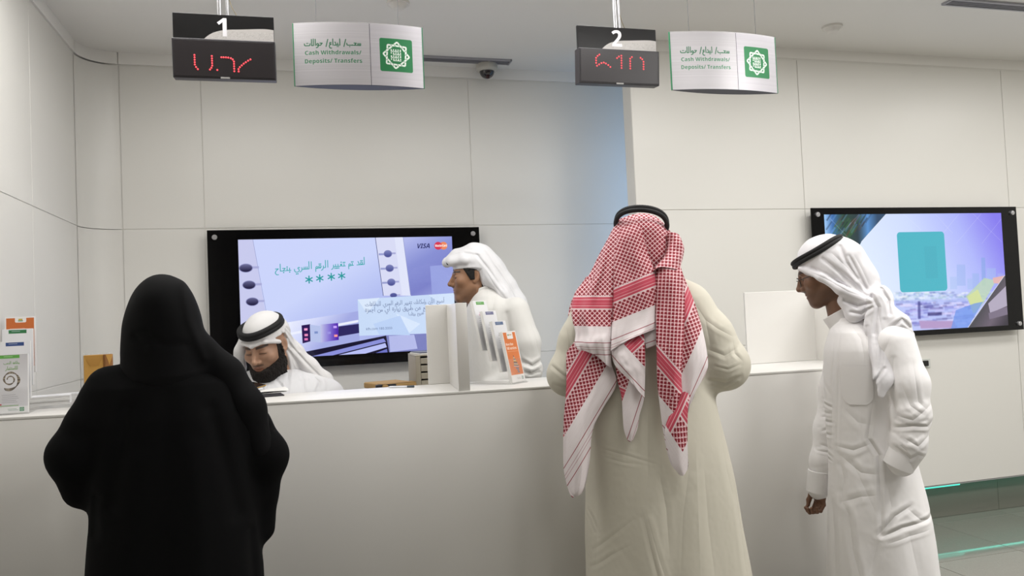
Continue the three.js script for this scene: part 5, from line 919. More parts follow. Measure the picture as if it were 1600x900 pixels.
  const hc = creases([
    [at2(F, [[1268, 418], [1290, 428], [1330, 452], [1362, 465]], 0.1), 0.005, 0.006], [at2(F, [[1285, 405], [1310, 425], [1350, 460]], 0.1), 0.005, 0.008], [at2(F, [[1312, 385], [1322, 410], [1340, 435]], 0.1), 0.006, 0.008], [at2(F, [[1326, 400], [1340, 425], [1352, 450]], 0.1), 0.005, 0.007], [at2(F, [[1320, 470], [1340, 478], [1360, 474]], 0.1), 0.006, 0.006], [at2(F, [[1330, 488], [1345, 490], [1362, 480]], 0.1), 0.006, 0.006],
    [at2(F, [[1362, 462], [1372, 480], [1366, 520]], 0.1), 0.007, 0.007], [at2(F, [[1380, 500], [1376, 560], [1368, 600]], 0.1), 0.004, 0.008], [at2(F, [[1355, 510], [1358, 560], [1362, 595]], 0.1), 0.004, 0.006], [at2(F, [[1360, 600], [1380, 572]], 0.1), 0.005, 0.005], [at2(F, [[1376, 452], [1388, 470], [1390, 490]], 0.1), 0.006, 0.006], [at2(F, [[1392, 512], [1408, 500], [1420, 512]], 0.1), 0.006, 0.006],
  ], 0.0);
  const cap = (x, y, z) => { let d = smin(hood(x, y, z), backFall(x, y, z), 0.035); d = smin(d, twist(x, y, z), 0.02); d = smin(d, wrap(x, y, z), 0.02); d = smin(d, fill(x, y, z), 0.02); d = smin(d, knot(x, y, z), 0.02); d = smin(d, tailFlat(x, y, z), 0.014); d = smin(d, flap(x, y, z), 0.02); return d + hc(x, y, z) + 0.0015 * noise3(x * 40, y * 25, z * 40); };
  const HBOX = [-0.22, 1.05, 0.26, 1.68], capFolds = relief(F, [
    [[[1262, 424], [1290, 436], [1325, 456], [1362, 468]], 0.005, 2.2], [[[1285, 402], [1312, 425], [1352, 460]], 0.006, 2.4], [[[1300, 396], [1325, 420], [1356, 455]], 0.005, 2], [[[1312, 382], [1322, 410], [1342, 438]], 0.006, 2.4], [[[1326, 398], [1340, 425], [1354, 452]], 0.005, 2], [[[1318, 470], [1340, 480], [1362, 474]], 0.006, 2], [[[1328, 488], [1346, 492], [1364, 480]], 0.006, 2], [[[1334, 398], [1346, 420], [1358, 446]], 0.004, 2],
    [[[1360, 460], [1371, 480], [1366, 530]], 0.008, 2.2], [[[1382, 500], [1377, 560], [1368, 604]], 0.005, 2.4], [[[1352, 505], [1357, 560], [1361, 598]], 0.005, 2], [[[1358, 602], [1382, 572]], 0.006, 1.8], [[[1376, 450], [1388, 470], [1390, 492]], 0.007, 2], [[[1390, 512], [1408, 498], [1424, 512]], 0.007, 2], [[[1370, 478], [1378, 520], [1375, 560]], 0.005, 2], [[[1394, 524], [1410, 512], [1426, 522]], 0.005, 2], [[[1366, 444], [1380, 452], [1384, 466]], 0.005, 1.8], [[[1250, 400], [1275, 392], [1300, 396]], 0.002, 3],
  ], HBOX, 0.1, 800, 7);
  part('headcloth', planar(mold(cap, [-0.22, 1.0, -0.16], [0.26, 1.7, 0.27], 0.0046), HBOX), creased(headCloth, capFolds), t);
  cordRing(t, F.at(1279, 396, 0.0), 0.103, 0.092, 0.0, 0, 0.49, 0.0085, 0.013);
  // glasses
  const gl = new THREE.Group(); const rim = [], dark = std(0x120e0d, 0.3);
  const G = part('glasses', (() => { for (const s of [-1, 1]) { const pts = []; for (let i = 0; i < 20; i++) { const a = i / 20 * Math.PI * 2; pts.push([s * 0.033 + Math.cos(a) * 0.025, -0.004 + Math.sin(a) * 0.018, 0.104 - Math.abs(Math.cos(a) * 0.006)]); } rim.push(tube(pts, 0.0014, 40, 8, true)); rim.push(tube([[s * 0.058, 0.003, 0.099], [s * 0.068, 0.004, 0.078], [s * 0.073, 0.004, 0.05]], 0.0014, 16, 8)); } rim.push(tube([[-0.009, 0.002, 0.104], [0, 0.005, 0.108], [0.009, 0.002, 0.104]], 0.0013, 12, 8)); return merge(rim).applyMatrix4(h.m); })(), dark, t);
  for (const s of [-1, 1]) part('lens', new THREE.CircleGeometry(1, 24).scale(0.0245, 0.0175, 1).translate(s * 0.033, -0.004, 0.102).applyMatrix4(h.m), M.acrylic, G);
  // ring on the hanging hand is left plain: a thin silver band
}

// ---------------------------------------------------------------- seated teller with a beard
{
  const F = frame(-0.16, -3.66), t = person(F, 'bearded teller in white headcloth with black cord, seated behind the counter looking down');
  const skin = [0.42, 0.24, 0.155], white = cloth([0.78, 0.78, 0.8], 0.75), headCloth = cloth([0.8, 0.79, 0.79], 0.85);
  const h = toHead(F.at(416, 541, 0.02), 0.33, -0.55, 0.05, 1.07), field = headField({ nose: 1.05 });
  const beardZone = (x, y, z) => {
    const jaw = Math.max(y + 0.04 + (z - 0.02) * 0.38, -(y + 0.128), -(z - 0.0)), mous = Math.min(bone([0.026, -0.05, 0.08], [0.03, -0.09, 0.07], 0.008, 0.012)(x, y, z), bone([-0.026, -0.05, 0.08], [-0.03, -0.09, 0.07], 0.008, 0.012)(x, y, z)), lips = egg([0, -0.066, 0.09], [0.0185, 0.0085, 0.04])(x, y, z), side = Math.max(Math.abs(Math.abs(x) - 0.068) - 0.022, Math.abs(y + 0.02) - 0.045, Math.abs(z - 0.016) - 0.013);
    return Math.max(Math.min(jaw, mous, side), -lips);
  };
  const beard = (x, y, z) => smax(field(x, y, z) - 0.0095 * smooth(-0.02, -0.09, y) - 0.0035 + 0.0022 * noise3(x * 260, y * 160, z * 260), beardZone(x, y, z), 0.006);
  const body = trunk(rowsOf(F, [[572, 396, 450, 0.07, -0.06], [582, 378, 480, 0.09, -0.05], [592, 352, 508, 0.115, -0.04], [610, 330, 530, 0.135, -0.02], [632, 322, 540, 0.14, 0.0], [660, 325, 535, 0.14, 0.0], [760, 335, 520, 0.14, -0.02], [840, 335, 520, 0.16, 0.0]]));
  const aL = chain([P4(F, 352, 612, 0.0, 0.06), P4(F, 335, 680, 0.03, 0.055), P4(F, 375, 690, 0.14, 0.045)], 0.03), aR = chain([P4(F, 512, 616, 0.0, 0.062), P4(F, 525, 685, 0.03, 0.055), P4(F, 470, 690, 0.14, 0.045)], 0.03), lap = chain([P4(F, 380, 830, 0.05, 0.1), P4(F, 375, 840, 0.17, 0.075)], 0.03), lap2 = chain([P4(F, 470, 830, 0.05, 0.1), P4(F, 475, 840, 0.17, 0.075)], 0.03);
  const cr = creases([[at2(F, [[430, 590], [440, 602], [445, 612]]), 0.005, 0.006], [at2(F, [[455, 572], [452, 600], [448, 620]]), 0.005, 0.007], [at2(F, [[490, 590], [500, 600], [492, 615]]), 0.006, 0.006], [at2(F, [[400, 598], [412, 606], [414, 620]]), 0.005, 0.005], [at2(F, [[470, 596], [478, 615]]), 0.004, 0.008]]);
  part('robe', planar(mold((x, y, z) => smin(smin(body(x, y, z), Math.min(aL(x, y, z), aR(x, y, z)), 0.05), Math.min(lap(x, y, z), lap2(x, y, z)), 0.05) + cr(x, y, z) + 0.001 * noise3(x * 16, y * 12, z * 16), [-0.42, 0.3, -0.26], [0.42, 1.3, 0.36], 0.0085), [-0.3, 1.0, 0.4, 1.3]), creased(white, relief(F, [[[[455, 565], [450, 590], [446, 615]], 0.006, 2.4], [[[470, 575], [476, 595], [474, 615]], 0.005, 2.4], [[[490, 588], [500, 598], [496, 615]], 0.006, 2.4], [[[508, 585], [512, 600], [510, 618]], 0.005, 2], [[[430, 595], [440, 604], [444, 615]], 0.005, 2], [[[395, 598], [410, 606], [416, 618]], 0.006, 2], [[[416, 600], [416, 620]], 0.004, 1.5]], [-0.3, 1.0, 0.4, 1.3], 0.1)), t);
  const nb = F.at(420, 592, -0.01); collarBand(t, [nb[0], nb[1] - 0.012, nb[2]], 0.066, 0.03, 0.25, 0.05, white);
  const w1 = F.at(385, 690, 0.15), w2 = F.at(462, 690, 0.15);
  const hip = F.at(425, 830, -0.02), shin = mold((x, y, z) => Math.min(bone([0, hip[1], -0.04], [0, hip[1] + 0.42, -0.06], 0.11, 0.1)(x, y, z), ...[-0.1, 0.1].map((s) => Math.min(bone([s * 0.8, hip[1], -0.02], [s, 0.47, 0.12], 0.07, 0.055)(x, y, z), bone([s, 0.47, 0.12], [s, 0.08, 0.1], 0.055, 0.04)(x, y, z), egg([s, 0.045, 0.13], [0.042, 0.045, 0.11])(x, y, z)))), [-0.25, -0.005, -0.2], [0.25, 1.2, 0.4], 0.014, () => skin);
  part('body', joinBody([headGeometry(field, skin, { brows: [0.014, 0.009, 0.007], stubble: 0.85 }).applyMatrix4(h.m), posed(handGeometry(1, 0.4, skin, 0.0042), w1, 0.4, 0.2, 1.1), posed(handGeometry(-1, 0.4, skin, 0.0042), w2, 0.4, -0.2, -1.1), shin]), skinMat, t);
  part('beard', mold(beard, [-0.1, -0.15, -0.03], [0.1, 0.04, 0.13], 0.0026).applyMatrix4(h.m), std(0x17100d, 0.9), t);
  part('shin_cloth', mold((x, y, z) => Math.min(bone([-0.1, 0.5, 0.13], [-0.1, 0.16, 0.11], 0.08, 0.075)(x, y, z), bone([0.1, 0.5, 0.13], [0.1, 0.16, 0.11], 0.08, 0.075)(x, y, z)), [-0.25, 0.05, 0.05], [0.25, 0.62, 0.36], 0.014), white, t);
  const hood = inHead(hoodField(0.045, () => -0.026, 0.012, 0.1), h);
  const brow = inHead(chain([[-0.085, 0.026, 0.03, 0.008], [-0.052, 0.046, 0.078, 0.008], [0, 0.039, 0.099, 0.008], [0.052, 0.046, 0.078, 0.008], [0.085, 0.026, 0.03, 0.009]], 0.01), h);
  const fallR = chain([P4(F, 440, 528, -0.03, 0.03), P4(F, 458, 550, -0.04, 0.038), P4(F, 482, 573, -0.04, 0.036), P4(F, 506, 594, -0.03, 0.032), P4(F, 524, 620, -0.02, 0.026)], 0.04), fallL = chain([P4(F, 380, 530, -0.02, 0.018), P4(F, 376, 548, -0.04, 0.022), P4(F, 372, 575, -0.08, 0.03), P4(F, 365, 600, -0.1, 0.04)], 0.03), fallB = chain([P4(F, 430, 545, -0.12, 0.07), P4(F, 440, 590, -0.16, 0.08), P4(F, 445, 640, -0.18, 0.07)], 0.05);
  const hc = creases([[at2(F, [[440, 520], [450, 530], [456, 545]]), 0.004, 0.005], [at2(F, [[446, 516], [458, 532], [470, 550]]), 0.004, 0.005], [at2(F, [[438, 528], [455, 540], [480, 568], [510, 598]]), 0.005, 0.007], [at2(F, [[452, 548], [470, 575], [490, 600]]), 0.005, 0.008], [at2(F, [[448, 512], [462, 528]]), 0.004, 0.004]], -0.12);
  part('headcloth', planar(mold((x, y, z) => { let d = smin(hood(x, y, z), brow(x, y, z), 0.012); d = smin(d, fallR(x, y, z), 0.03); d = smin(d, fallL(x, y, z), 0.015); d = smin(d, fallB(x, y, z), 0.04); return d + hc(x, y, z) + 0.0012 * noise3(x * 40, y * 30, z * 40); }, [-0.24, 0.98, -0.3], [0.4, 1.5, 0.2], 0.0046), [-0.24, 0.98, 0.4, 1.5]), creased(headCloth, relief(F, [[[[438, 518], [450, 530], [458, 548]], 0.005, 1.8], [[[446, 514], [460, 532], [474, 552]], 0.005, 1.8], [[[438, 528], [456, 542], [482, 570], [514, 602]], 0.006, 2.2], [[[450, 548], [470, 576], [492, 604]], 0.006, 2.4], [[[448, 510], [464, 528]], 0.005, 1.6], [[[442, 534], [452, 552], [462, 580]], 0.005, 2], [[[380, 536], [410, 548], [438, 540]], 0.003, 1.6], [[[462, 540], [490, 572], [518, 598]], 0.004, 2]], [-0.24, 0.98, 0.4, 1.5], 0.0, 760, 3)), t);
  const top = new THREE.Vector3(0, 0.083, 0.0).applyMatrix4(h.m);
  cordRing(t, top.toArray(), 0.088, 0.104, 0.33 + 0.12, -0.55, 0.05, 0.0115, 0.014);
}

// ---------------------------------------------------------------- standing teller in profile
{
  const F = frame(0.98, -3.86), t = person(F, 'teller in a white robe and headcloth standing behind the counter in profile behind the leaflets');
  const skin = [0.3, 0.155, 0.085], white = cloth([0.76, 0.75, 0.72], 0.75), headCloth = cloth([0.78, 0.78, 0.8], 0.85);
  const h = toHead(F.at(737, 433, 0), 0.03, -1.42, 0, 1.02), field = headField({ nose: 1.1 });
  const rows = rowsOf(F, [[452, 742, 782, 0.07, 0], [464, 736, 800, 0.13, 0], [482, 728, 822, 0.17, 0], [515, 724, 834, 0.18, 0], [560, 724, 840, 0.17, 0], [600, 726, 842, 0.17, 0]]);
  const low = rows[5], body = trunk([...rows, [0.7, low[1], 0, low[3], 0.18], [0.07, low[1], 0, low[3] * 1.12, 0.2]]);
  const arm = chain([P4(F, 806, 486, 0.12, 0.07), P4(F, 822, 535, 0.15, 0.068), P4(F, 826, 578, 0.15, 0.064), P4(F, 798, 592, 0.16, 0.05), P4(F, 768, 606, 0.16, 0.042)], 0.03), arm2 = chain([P4(F, 775, 490, -0.14, 0.07), P4(F, 790, 570, -0.15, 0.06), P4(F, 764, 606, -0.13, 0.044)], 0.03);
  const cr = creases([[at2(F, [[815, 566], [832, 572], [846, 564]], 0.15), 0.008, 0.008], [at2(F, [[812, 580], [828, 584], [842, 580]], 0.15), 0.007, 0.007], [at2(F, [[800, 545], [812, 562], [820, 566]], 0.15), 0.005, 0.009], [at2(F, [[770, 470], [765, 520], [770, 560]], 0.15), 0.005, 0.02], [at2(F, [[792, 490], [798, 530], [802, 560]], 0.15), 0.006, 0.012]]);
  part('robe', planar(mold((x, y, z) => smin(smin(body(x, y, z), arm(x, y, z), 0.03), arm2(x, y, z), 0.03) + cr(x, y, z) + 0.001 * noise3(x * 16, y * 12, z * 16), [-0.34, 0.05, -0.28], [0.36, 1.62, 0.28], 0.0085), [-0.35, 0.9, 0.4, 1.5]), creased(white, relief(F, [[[[812, 562], [830, 570], [848, 560]], 0.008, 2.4], [[[808, 574], [828, 582], [846, 574]], 0.008, 2.4], [[[800, 545], [812, 560], [822, 566]], 0.005, 2.6], [[[772, 468], [764, 520], [768, 575]], 0.005, 4], [[[792, 490], [798, 530], [804, 565]], 0.006, 3], [[[826, 500], [836, 530], [842, 556]], 0.005, 3], [[[745, 480], [738, 540], [740, 580]], 0.005, 4]], [-0.35, 0.9, 0.4, 1.5], 0.15)), t);
  const nb = F.at(757, 459, 0); collarBand(t, [nb[0], nb[1] - 0.012, 0], 0.066, 0.045, 0, 0.3, white);
  const w1 = F.at(762, 611, 0.16), w2 = F.at(758, 611, -0.13);
  const limbs = mold((x, y, z) => Math.min(bone([low[1], 0.8, 0.08], [low[1], 0.08, 0.08], 0.08, 0.045)(x, y, z), bone([low[1], 0.8, -0.08], [low[1], 0.08, -0.08], 0.08, 0.045)(x, y, z), egg([low[1] - 0.05, 0.045, 0.08], [0.12, 0.045, 0.045])(x, y, z), egg([low[1] - 0.05, 0.045, -0.08], [0.12, 0.045, 0.045])(x, y, z), egg([low[1], 1.05, 0], [0.09, 0.28, 0.12])(x, y, z)), [-0.3, -0.005, -0.2], [0.3, 1.36, 0.2], 0.018, () => skin);
  part('body', joinBody([headGeometry(field, skin, { stubble: 0.6 }).applyMatrix4(h.m), posed(handGeometry(-1, 0.4, skin, 0.0042), w1, 0, 0, -0.5), posed(handGeometry(1, 0.4, skin, 0.0042), w2, 0, 0, -0.5), limbs]), skinMat, t);
  eyes(t, h, 0);
  const hairZone = (x, y, z) => Math.min(Math.max(0.03 - y, z - 0.036, -z - 0.12), Math.max(-0.016 - y, y - 0.06, z - 0.016 - (y + 0.016) * 0.55, -0.006 - z, 0.045 - Math.abs(x)), Math.max(-0.075 - y, z + 0.04));
  part('hair', mold((x, y, z) => smax(field(x, y, z) - 0.005 + 0.0015 * noise3(x * 220, y * 120, z * 220), hairZone(x, y, z), 0.005), [-0.1, -0.1, -0.13], [0.1, 0.14, 0.1], 0.003).applyMatrix4(h.m), std(0x0c0908, 0.8), t);
  const hood = inHead(hoodField(0.042, () => -0.05, 0.012, -0.01), h);
  const brim = chain([P4(F, 750, 408, 0.07, 0.014), P4(F, 725, 406, 0.085, 0.018), P4(F, 706, 409, 0.05, 0.02), P4(F, 698, 411, 0.0, 0.019), P4(F, 706, 409, -0.05, 0.02), P4(F, 725, 406, -0.085, 0.018)], 0.02), front = chain([P4(F, 699, 409, 0.0, 0.02), P4(F, 714, 401, 0.0, 0.034), P4(F, 736, 399, 0.0, 0.056)], 0.03), front2 = chain([P4(F, 704, 408, 0.035, 0.018), P4(F, 722, 402, 0.04, 0.034)], 0.03), peak = (x, y, z) => smin(smin(brim(x, y, z), front(x, y, z), 0.02), front2(x, y, z), 0.02);
  const fall = chain([P4(F, 748, 405, 0.0, 0.08), P4(F, 766, 425, 0.0, 0.07), P4(F, 786, 450, 0.0, 0.062), P4(F, 804, 476, 0.0, 0.055), P4(F, 819, 500, 0.0, 0.03)], 0.05), fallN = chain([P4(F, 757, 412, 0.07, 0.016), P4(F, 770, 438, 0.08, 0.02), P4(F, 788, 460, 0.1, 0.022), P4(F, 808, 490, 0.11, 0.02), P4(F, 822, 512, 0.11, 0.008)], 0.03);
  const hc = creases([[at2(F, [[752, 385], [770, 415], [795, 450], [815, 490]]), 0.003, 0.008], [at2(F, [[745, 398], [762, 420], [785, 452]]), 0.004, 0.008], [at2(F, [[700, 398], [725, 392], [748, 396]]), -0.003, 0.008]], -0.05);
  part('headcloth', planar(mold((x, y, z) => { let d = smin(hood(x, y, z), peak(x, y, z), 0.014); d = smin(d, fall(x, y, z), 0.04); d = smin(d, fallN(x, y, z), 0.03); return d + hc(x, y, z) + 0.0012 * noise3(x * 36, y * 26, z * 36); }, [-0.28, 1.1, -0.17], [0.34, 1.78, 0.17], 0.005), [-0.28, 1.1, 0.34, 1.78]), creased(headCloth, relief(F, [[[[752, 384], [770, 412], [796, 448], [818, 492]], 0.005, 2], [[[745, 398], [764, 422], [788, 455]], 0.005, 2], [[[700, 400], [725, 395], [750, 400]], 0.004, 1.8], [[[757, 420], [772, 446], [796, 476]], 0.005, 2], [[[764, 396], [785, 425], [806, 460]], 0.004, 2]], [-0.28, 1.1, 0.34, 1.78], 0.05, 700, 5)), t);
  // the cord is folded into the cloth; only its front shows
  part('head_cord', tube([[0.012, 0.01, -0.004], [0.003, -0.004, 0.002], [-0.004, -0.004, 0.002], [-0.011, 0.008, -0.003]], 0.0062, 24, 10), cordMat, t, F.at(701, 411, 0.052), [0, -0.5, 0]);
}
// ---------------------------------------------------------------- teal light strip under the raised foot of the partition
{
  const t = thing('led_strip', 'thin glowing teal light strip under the raised foot of the wall', 'light strip'); t.position.set(0, FOOT, NEAR);
  const glow = std(0x0a3a30, 0.4, { emissive: new THREE.Color(0.1, 1.0, 0.74), emissiveIntensity: 1.1 });
  part('lamp_tube', span(2.62, 3.98, -0.017, -0.0065, -0.022, -0.008, 0.003), glow, t);
  part('lamp_tube', span(3.985, 6.2, -0.0125, -0.0065, -0.062, -0.044, 0.003), glow, t);
  part('channel', span(2.6, 6.25, -0.0062, -0.0008, -0.08, -0.017, 0.001), M.steel, t);
  areaLight(TEAL, 2.2, 3.5, 0.02, [4.4, FOOT - 0.02, NEAR - 0.03], [4.4, 0, NEAR - 0.0301]);
}
// ---------------------------------------------------------------- things on the counter
const onPlane = (px, py, z) => { const r = rayOf(px, py), k = z / r.z; return [r.x * k, EYE + r.y * k, z]; };
const onTop = (px, py, y = HC) => { const r = rayOf(px, py), k = (y - EYE) / r.y; return [r.x * k, y, r.z * k]; };
const LW = 0.1, LH = 0.212;
const greyLines = (x, x0, y0, w, n, gap, c = '#9a9a9e') => { for (let i = 0; i < n; i++) { x.fillStyle = c; x.fillRect(x0 + (i % 2) * 4, y0 + i * gap, w * (0.8 + 0.2 * ((i * 7) % 3) / 2), 3); } };
const leafletPrint = {
  spiral: canvas(256, 540, (x, w, h) => {
    const g = x.createLinearGradient(0, 0, 0, h); g.addColorStop(0, '#cfcdd0'); g.addColorStop(0.55, '#e6e5e8'); g.addColorStop(1, '#dcdbe0'); x.fillStyle = g; x.fillRect(0, 0, w, h);
    x.fillStyle = '#62ad4a'; x.fillRect(30, 6, 160, 30); greyLines(x, 62, 18, 90, 1, 8, '#d6ecc8');
    x.fillStyle = '#6f9f58'; arabic(x, 'بطاقة الذهب', 190, 88, 130, '#6f9f58', 1.4); arabic(x, 'للاستثمار', 176, 140, 100, '#7da368', 1.5);
    for (let i = 0; i < 340; i++) { const a = i / 340 * Math.PI * 3.6 + 1.1, r = 98 * Math.pow(0.72, (i / 340) * 3.6 * 1.15), wd = 20 * r / 98 + 3; x.fillStyle = ['#4d4238', '#8d7f6b', '#b9ad97', '#6a5a49', '#3c352f'][Math.floor(rnd() * 5)]; x.beginPath(); x.ellipse(112 - Math.cos(a) * r * 0.92, 232 + Math.sin(a) * r, wd * 0.62, 4, a, 0, 7); x.fill(); }
    greyLines(x, 44, 372, 140, 5, 17, '#a2a0a6'); x.fillStyle = '#c03a4a'; x.fillRect(16, 452, 26, 14); x.fillStyle = '#7cb05c'; x.fillRect(30, 470, 150, 6);
    x.fillStyle = '#f4f4f5'; x.fillRect(0, 482, w, 58); emblem(x, 206, 510, 36, '#3f8a5e', '#eef4ee'); greyLines(x, 92, 502, 90, 2, 12, '#79a088');
  }),
  plain: (label, ink) => canvas(256, 540, (x, w, h) => { x.fillStyle = '#ededf0'; x.fillRect(0, 0, w, h); x.fillStyle = label; x.fillRect(54, 8, 150, 34); greyLines(x, 78, 20, 90, 1, 8, '#dfe4ee'); arabic(x, 'تمويل المنزل', 196, 150, 130, ink, 1.3); greyLines(x, 50, 190, 150, 6, 22, '#b9b9c0'); emblem(x, 206, 500, 36, '#3f8a5e', '#eef4ee'); }),
  orange: canvas(256, 540, (x, w, h) => {
    x.fillStyle = '#f1efee'; x.fillRect(0, 0, w, h); x.fillStyle = '#e0792f'; x.fillRect(12, 12, 232, 452);
    x.fillStyle = '#f1efee'; x.beginPath(); x.roundRect(78, -10, 112, 92, 12); x.fill(); x.fillStyle = '#4f8a4a'; x.fillRect(92, 34, 26, 12); x.fillStyle = '#d7a06a'; x.fillRect(122, 34, 48, 10);
    latin(x, 'More than', 26, 152, 140, 28, '#fbe9dc'); latin(x, '140 services', 26, 196, 190, 30, '#fbe9dc'); x.fillStyle = '#f0b58c'; x.fillRect(26, 214, 200, 3);
    for (let i = 0; i < 11; i++) { const y = 262 + i * 11, hw = 6 + i * 4.2; x.fillStyle = ['#3a3340', '#8d8590', '#d9cfa0', '#5a4a52', '#c9c4cc', '#e2c04a'][i % 6]; x.save(); x.translate(122 + i * 2, y); x.transform(1, 0.12, 0, 1, 0, 0); x.fillRect(-hw, 0, hw * 2, 9); x.restore(); }
    x.fillStyle = '#8b8290'; x.beginPath(); x.moveTo(112, 388); x.lineTo(186, 392); x.lineTo(170, 420); x.lineTo(186, 446); x.lineTo(152, 450); x.lineTo(146, 418); x.fill(); x.fillStyle = '#5c5560'; for (let i = 0; i < 9; i++) x.fillRect(116 + rnd() * 62, 392 + rnd() * 50, 8, 6);
    emblem(x, 214, 502, 34, '#8a9a92', '#eef4ee'); greyLines(x, 104, 496, 84, 2, 12, '#9a9a9a');
  }),
  notch: canvas(256, 540, (x, w, h) => { x.fillStyle = '#f1efee'; x.fillRect(0, 0, w, h); x.fillStyle = '#cf7033'; x.fillRect(10, 10, 236, 470); x.fillStyle = '#f4f2f0'; x.beginPath(); x.roundRect(84, -10, 96, 64, 12); x.fill(); x.fillStyle = '#c9b23a'; x.fillRect(114, 18, 34, 14); x.fillStyle = '#3f8a5e'; x.fillRect(110, 34, 42, 8); greyLines(x, 40, 110, 160, 4, 26, '#f0d2bb'); }),
};
function leafletSet(corner, yaw, lean, prints, holderLabel, stepBack, stepUp) {
  const base = new THREE.Matrix4().compose(new THREE.Vector3(...corner), new THREE.Quaternion().setFromEuler(new THREE.Euler(0, yaw, 0)), new THREE.Vector3(1, 1, 1));
  const t = thing('leaflet_holder', holderLabel, 'leaflet holder'); t.position.set(...corner); t.rotation.y = yaw;
  const n = prints.length, depth = 0.03 + stepBack * (n - 1) + 0.05;
  part('base', span(-LW / 2 - 0.006, LW / 2 + 0.006, 0.0005, 0.0035, -depth, 0.012, 0.001), M.acrylic, t);
  prints.forEach(([tex, label], i) => {
    const z = -0.012 - stepBack * i, y = 0.005 + stepUp * i;
    const plate = (name, y0, y1, zz, w = LW + 0.01) => part(name, span(-w / 2, w / 2, y0, y1, -0.001, 0.001, 0.0008), M.acrylic, t, [0, y, z + zz], [-lean, 0, 0]);
    plate('pocket_front', -0.003, 0.1, 0.014); plate('pocket_back', -0.003, 0.15, -0.006);
    const l = thing('leaflet', label, 'leaflet');
    new THREE.Matrix4().multiplyMatrices(base, new THREE.Matrix4().compose(new THREE.Vector3(0, y, z), new THREE.Quaternion().setFromEuler(new THREE.Euler(-lean, 0, 0)), new THREE.Vector3(1, 1, 1))).decompose(l.position, l.quaternion, l.scale);
    part('paper_block', span(-LW / 2, LW / 2, 0, LH, -0.0035, 0.0095, 0.0006), M.paper, l);
    part('printed_cover', new THREE.PlaneGeometry(LW - 0.001, LH - 0.001).translate(0, LH / 2, 0.0101), phys({ map: tex, roughness: 0.35, clearcoat: 0.4 }), l);
  });
}
{
  const a = onTop(19, 648), b = onTop(812, 599);
  leafletSet([a[0], HC, a[2]], 0.1, 0.06, [
    [leafletPrint.spiral, 'grey leaflet showing a spiral shell, at the front of the stepped holder'], [leafletPrint.plain('#2f4a86', '#7a8a6a'), 'white leaflet with a dark blue label, behind the spiral shell leaflet'],
    [leafletPrint.plain('#2d7a48', '#8a8a90'), 'white leaflet with a dark green label, below the orange one'], [leafletPrint.notch, 'orange leaflet with a white notch, highest in the holder by the side wall'],
  ], 'clear stepped leaflet holder by the side wall holding a spiral shell leaflet', 0.048, 0.046);
  leafletSet([b[0], HC, b[2]], 0.72, 0.2, [
    [leafletPrint.orange, 'orange leaflet about services at the front of the holder beside the divider'], [leafletPrint.plain('#5a6f96', '#9a9aa0'), 'white leaflet with a slate blue label directly behind the orange services leaflet'],
    [leafletPrint.plain('#77789c', '#b0b0b6'), 'white leaflet with a mauve label, third back beside the divider'], [leafletPrint.plain('#6aa85c', '#a8326a'), 'white leaflet with a light green label, highest beside the divider'],
  ], 'clear stepped leaflet holder beside the divider in front of the standing teller', 0.047, 0.044);
}
// stacks of papers, built as bundled sheets, beside the shell leaflets
function pad(px, py, yaw, w, d, h, label) {
  const p = onTop(px, py), t = thing('paper_stack', label, 'paper pad'); t.position.set(p[0], HC + 0.0005, p[2]); t.rotation.y = yaw;
  const n = 9; for (let i = 0; i < n; i++) part('sheet_bundle', span(-w / 2, w / 2, h * i / n, h * (i + 0.93) / n, -d / 2, d / 2, 0.0008), M.paper, t, [(rnd() - 0.5) * 0.002, 0, (rnd() - 0.5) * 0.002]);
  part('printed_sheet', new THREE.PlaneGeometry(w - 0.004, d - 0.004).rotateX(-Math.PI / 2).translate(0, h + 0.0006, 0), phys({ map: canvas(256, 200, (x, W, H) => { x.fillStyle = '#f2f2f4'; x.fillRect(0, 0, W, H); x.fillStyle = '#44445a'; x.fillRect(0, H - 14, W, 8); greyLines(x, 30, 30, 170, 8, 18, '#c4c4ca'); }), roughness: 0.7 }), t);
  return t;
}
pad(80, 632, 0.2, 0.14, 0.13, 0.036, 'thick white pad of papers on the counter next to the shell leaflet holder');
pad(118, 622, 0.34, 0.15, 0.09, 0.022, 'second pad of papers, behind the thick pad and half hidden by the woman');
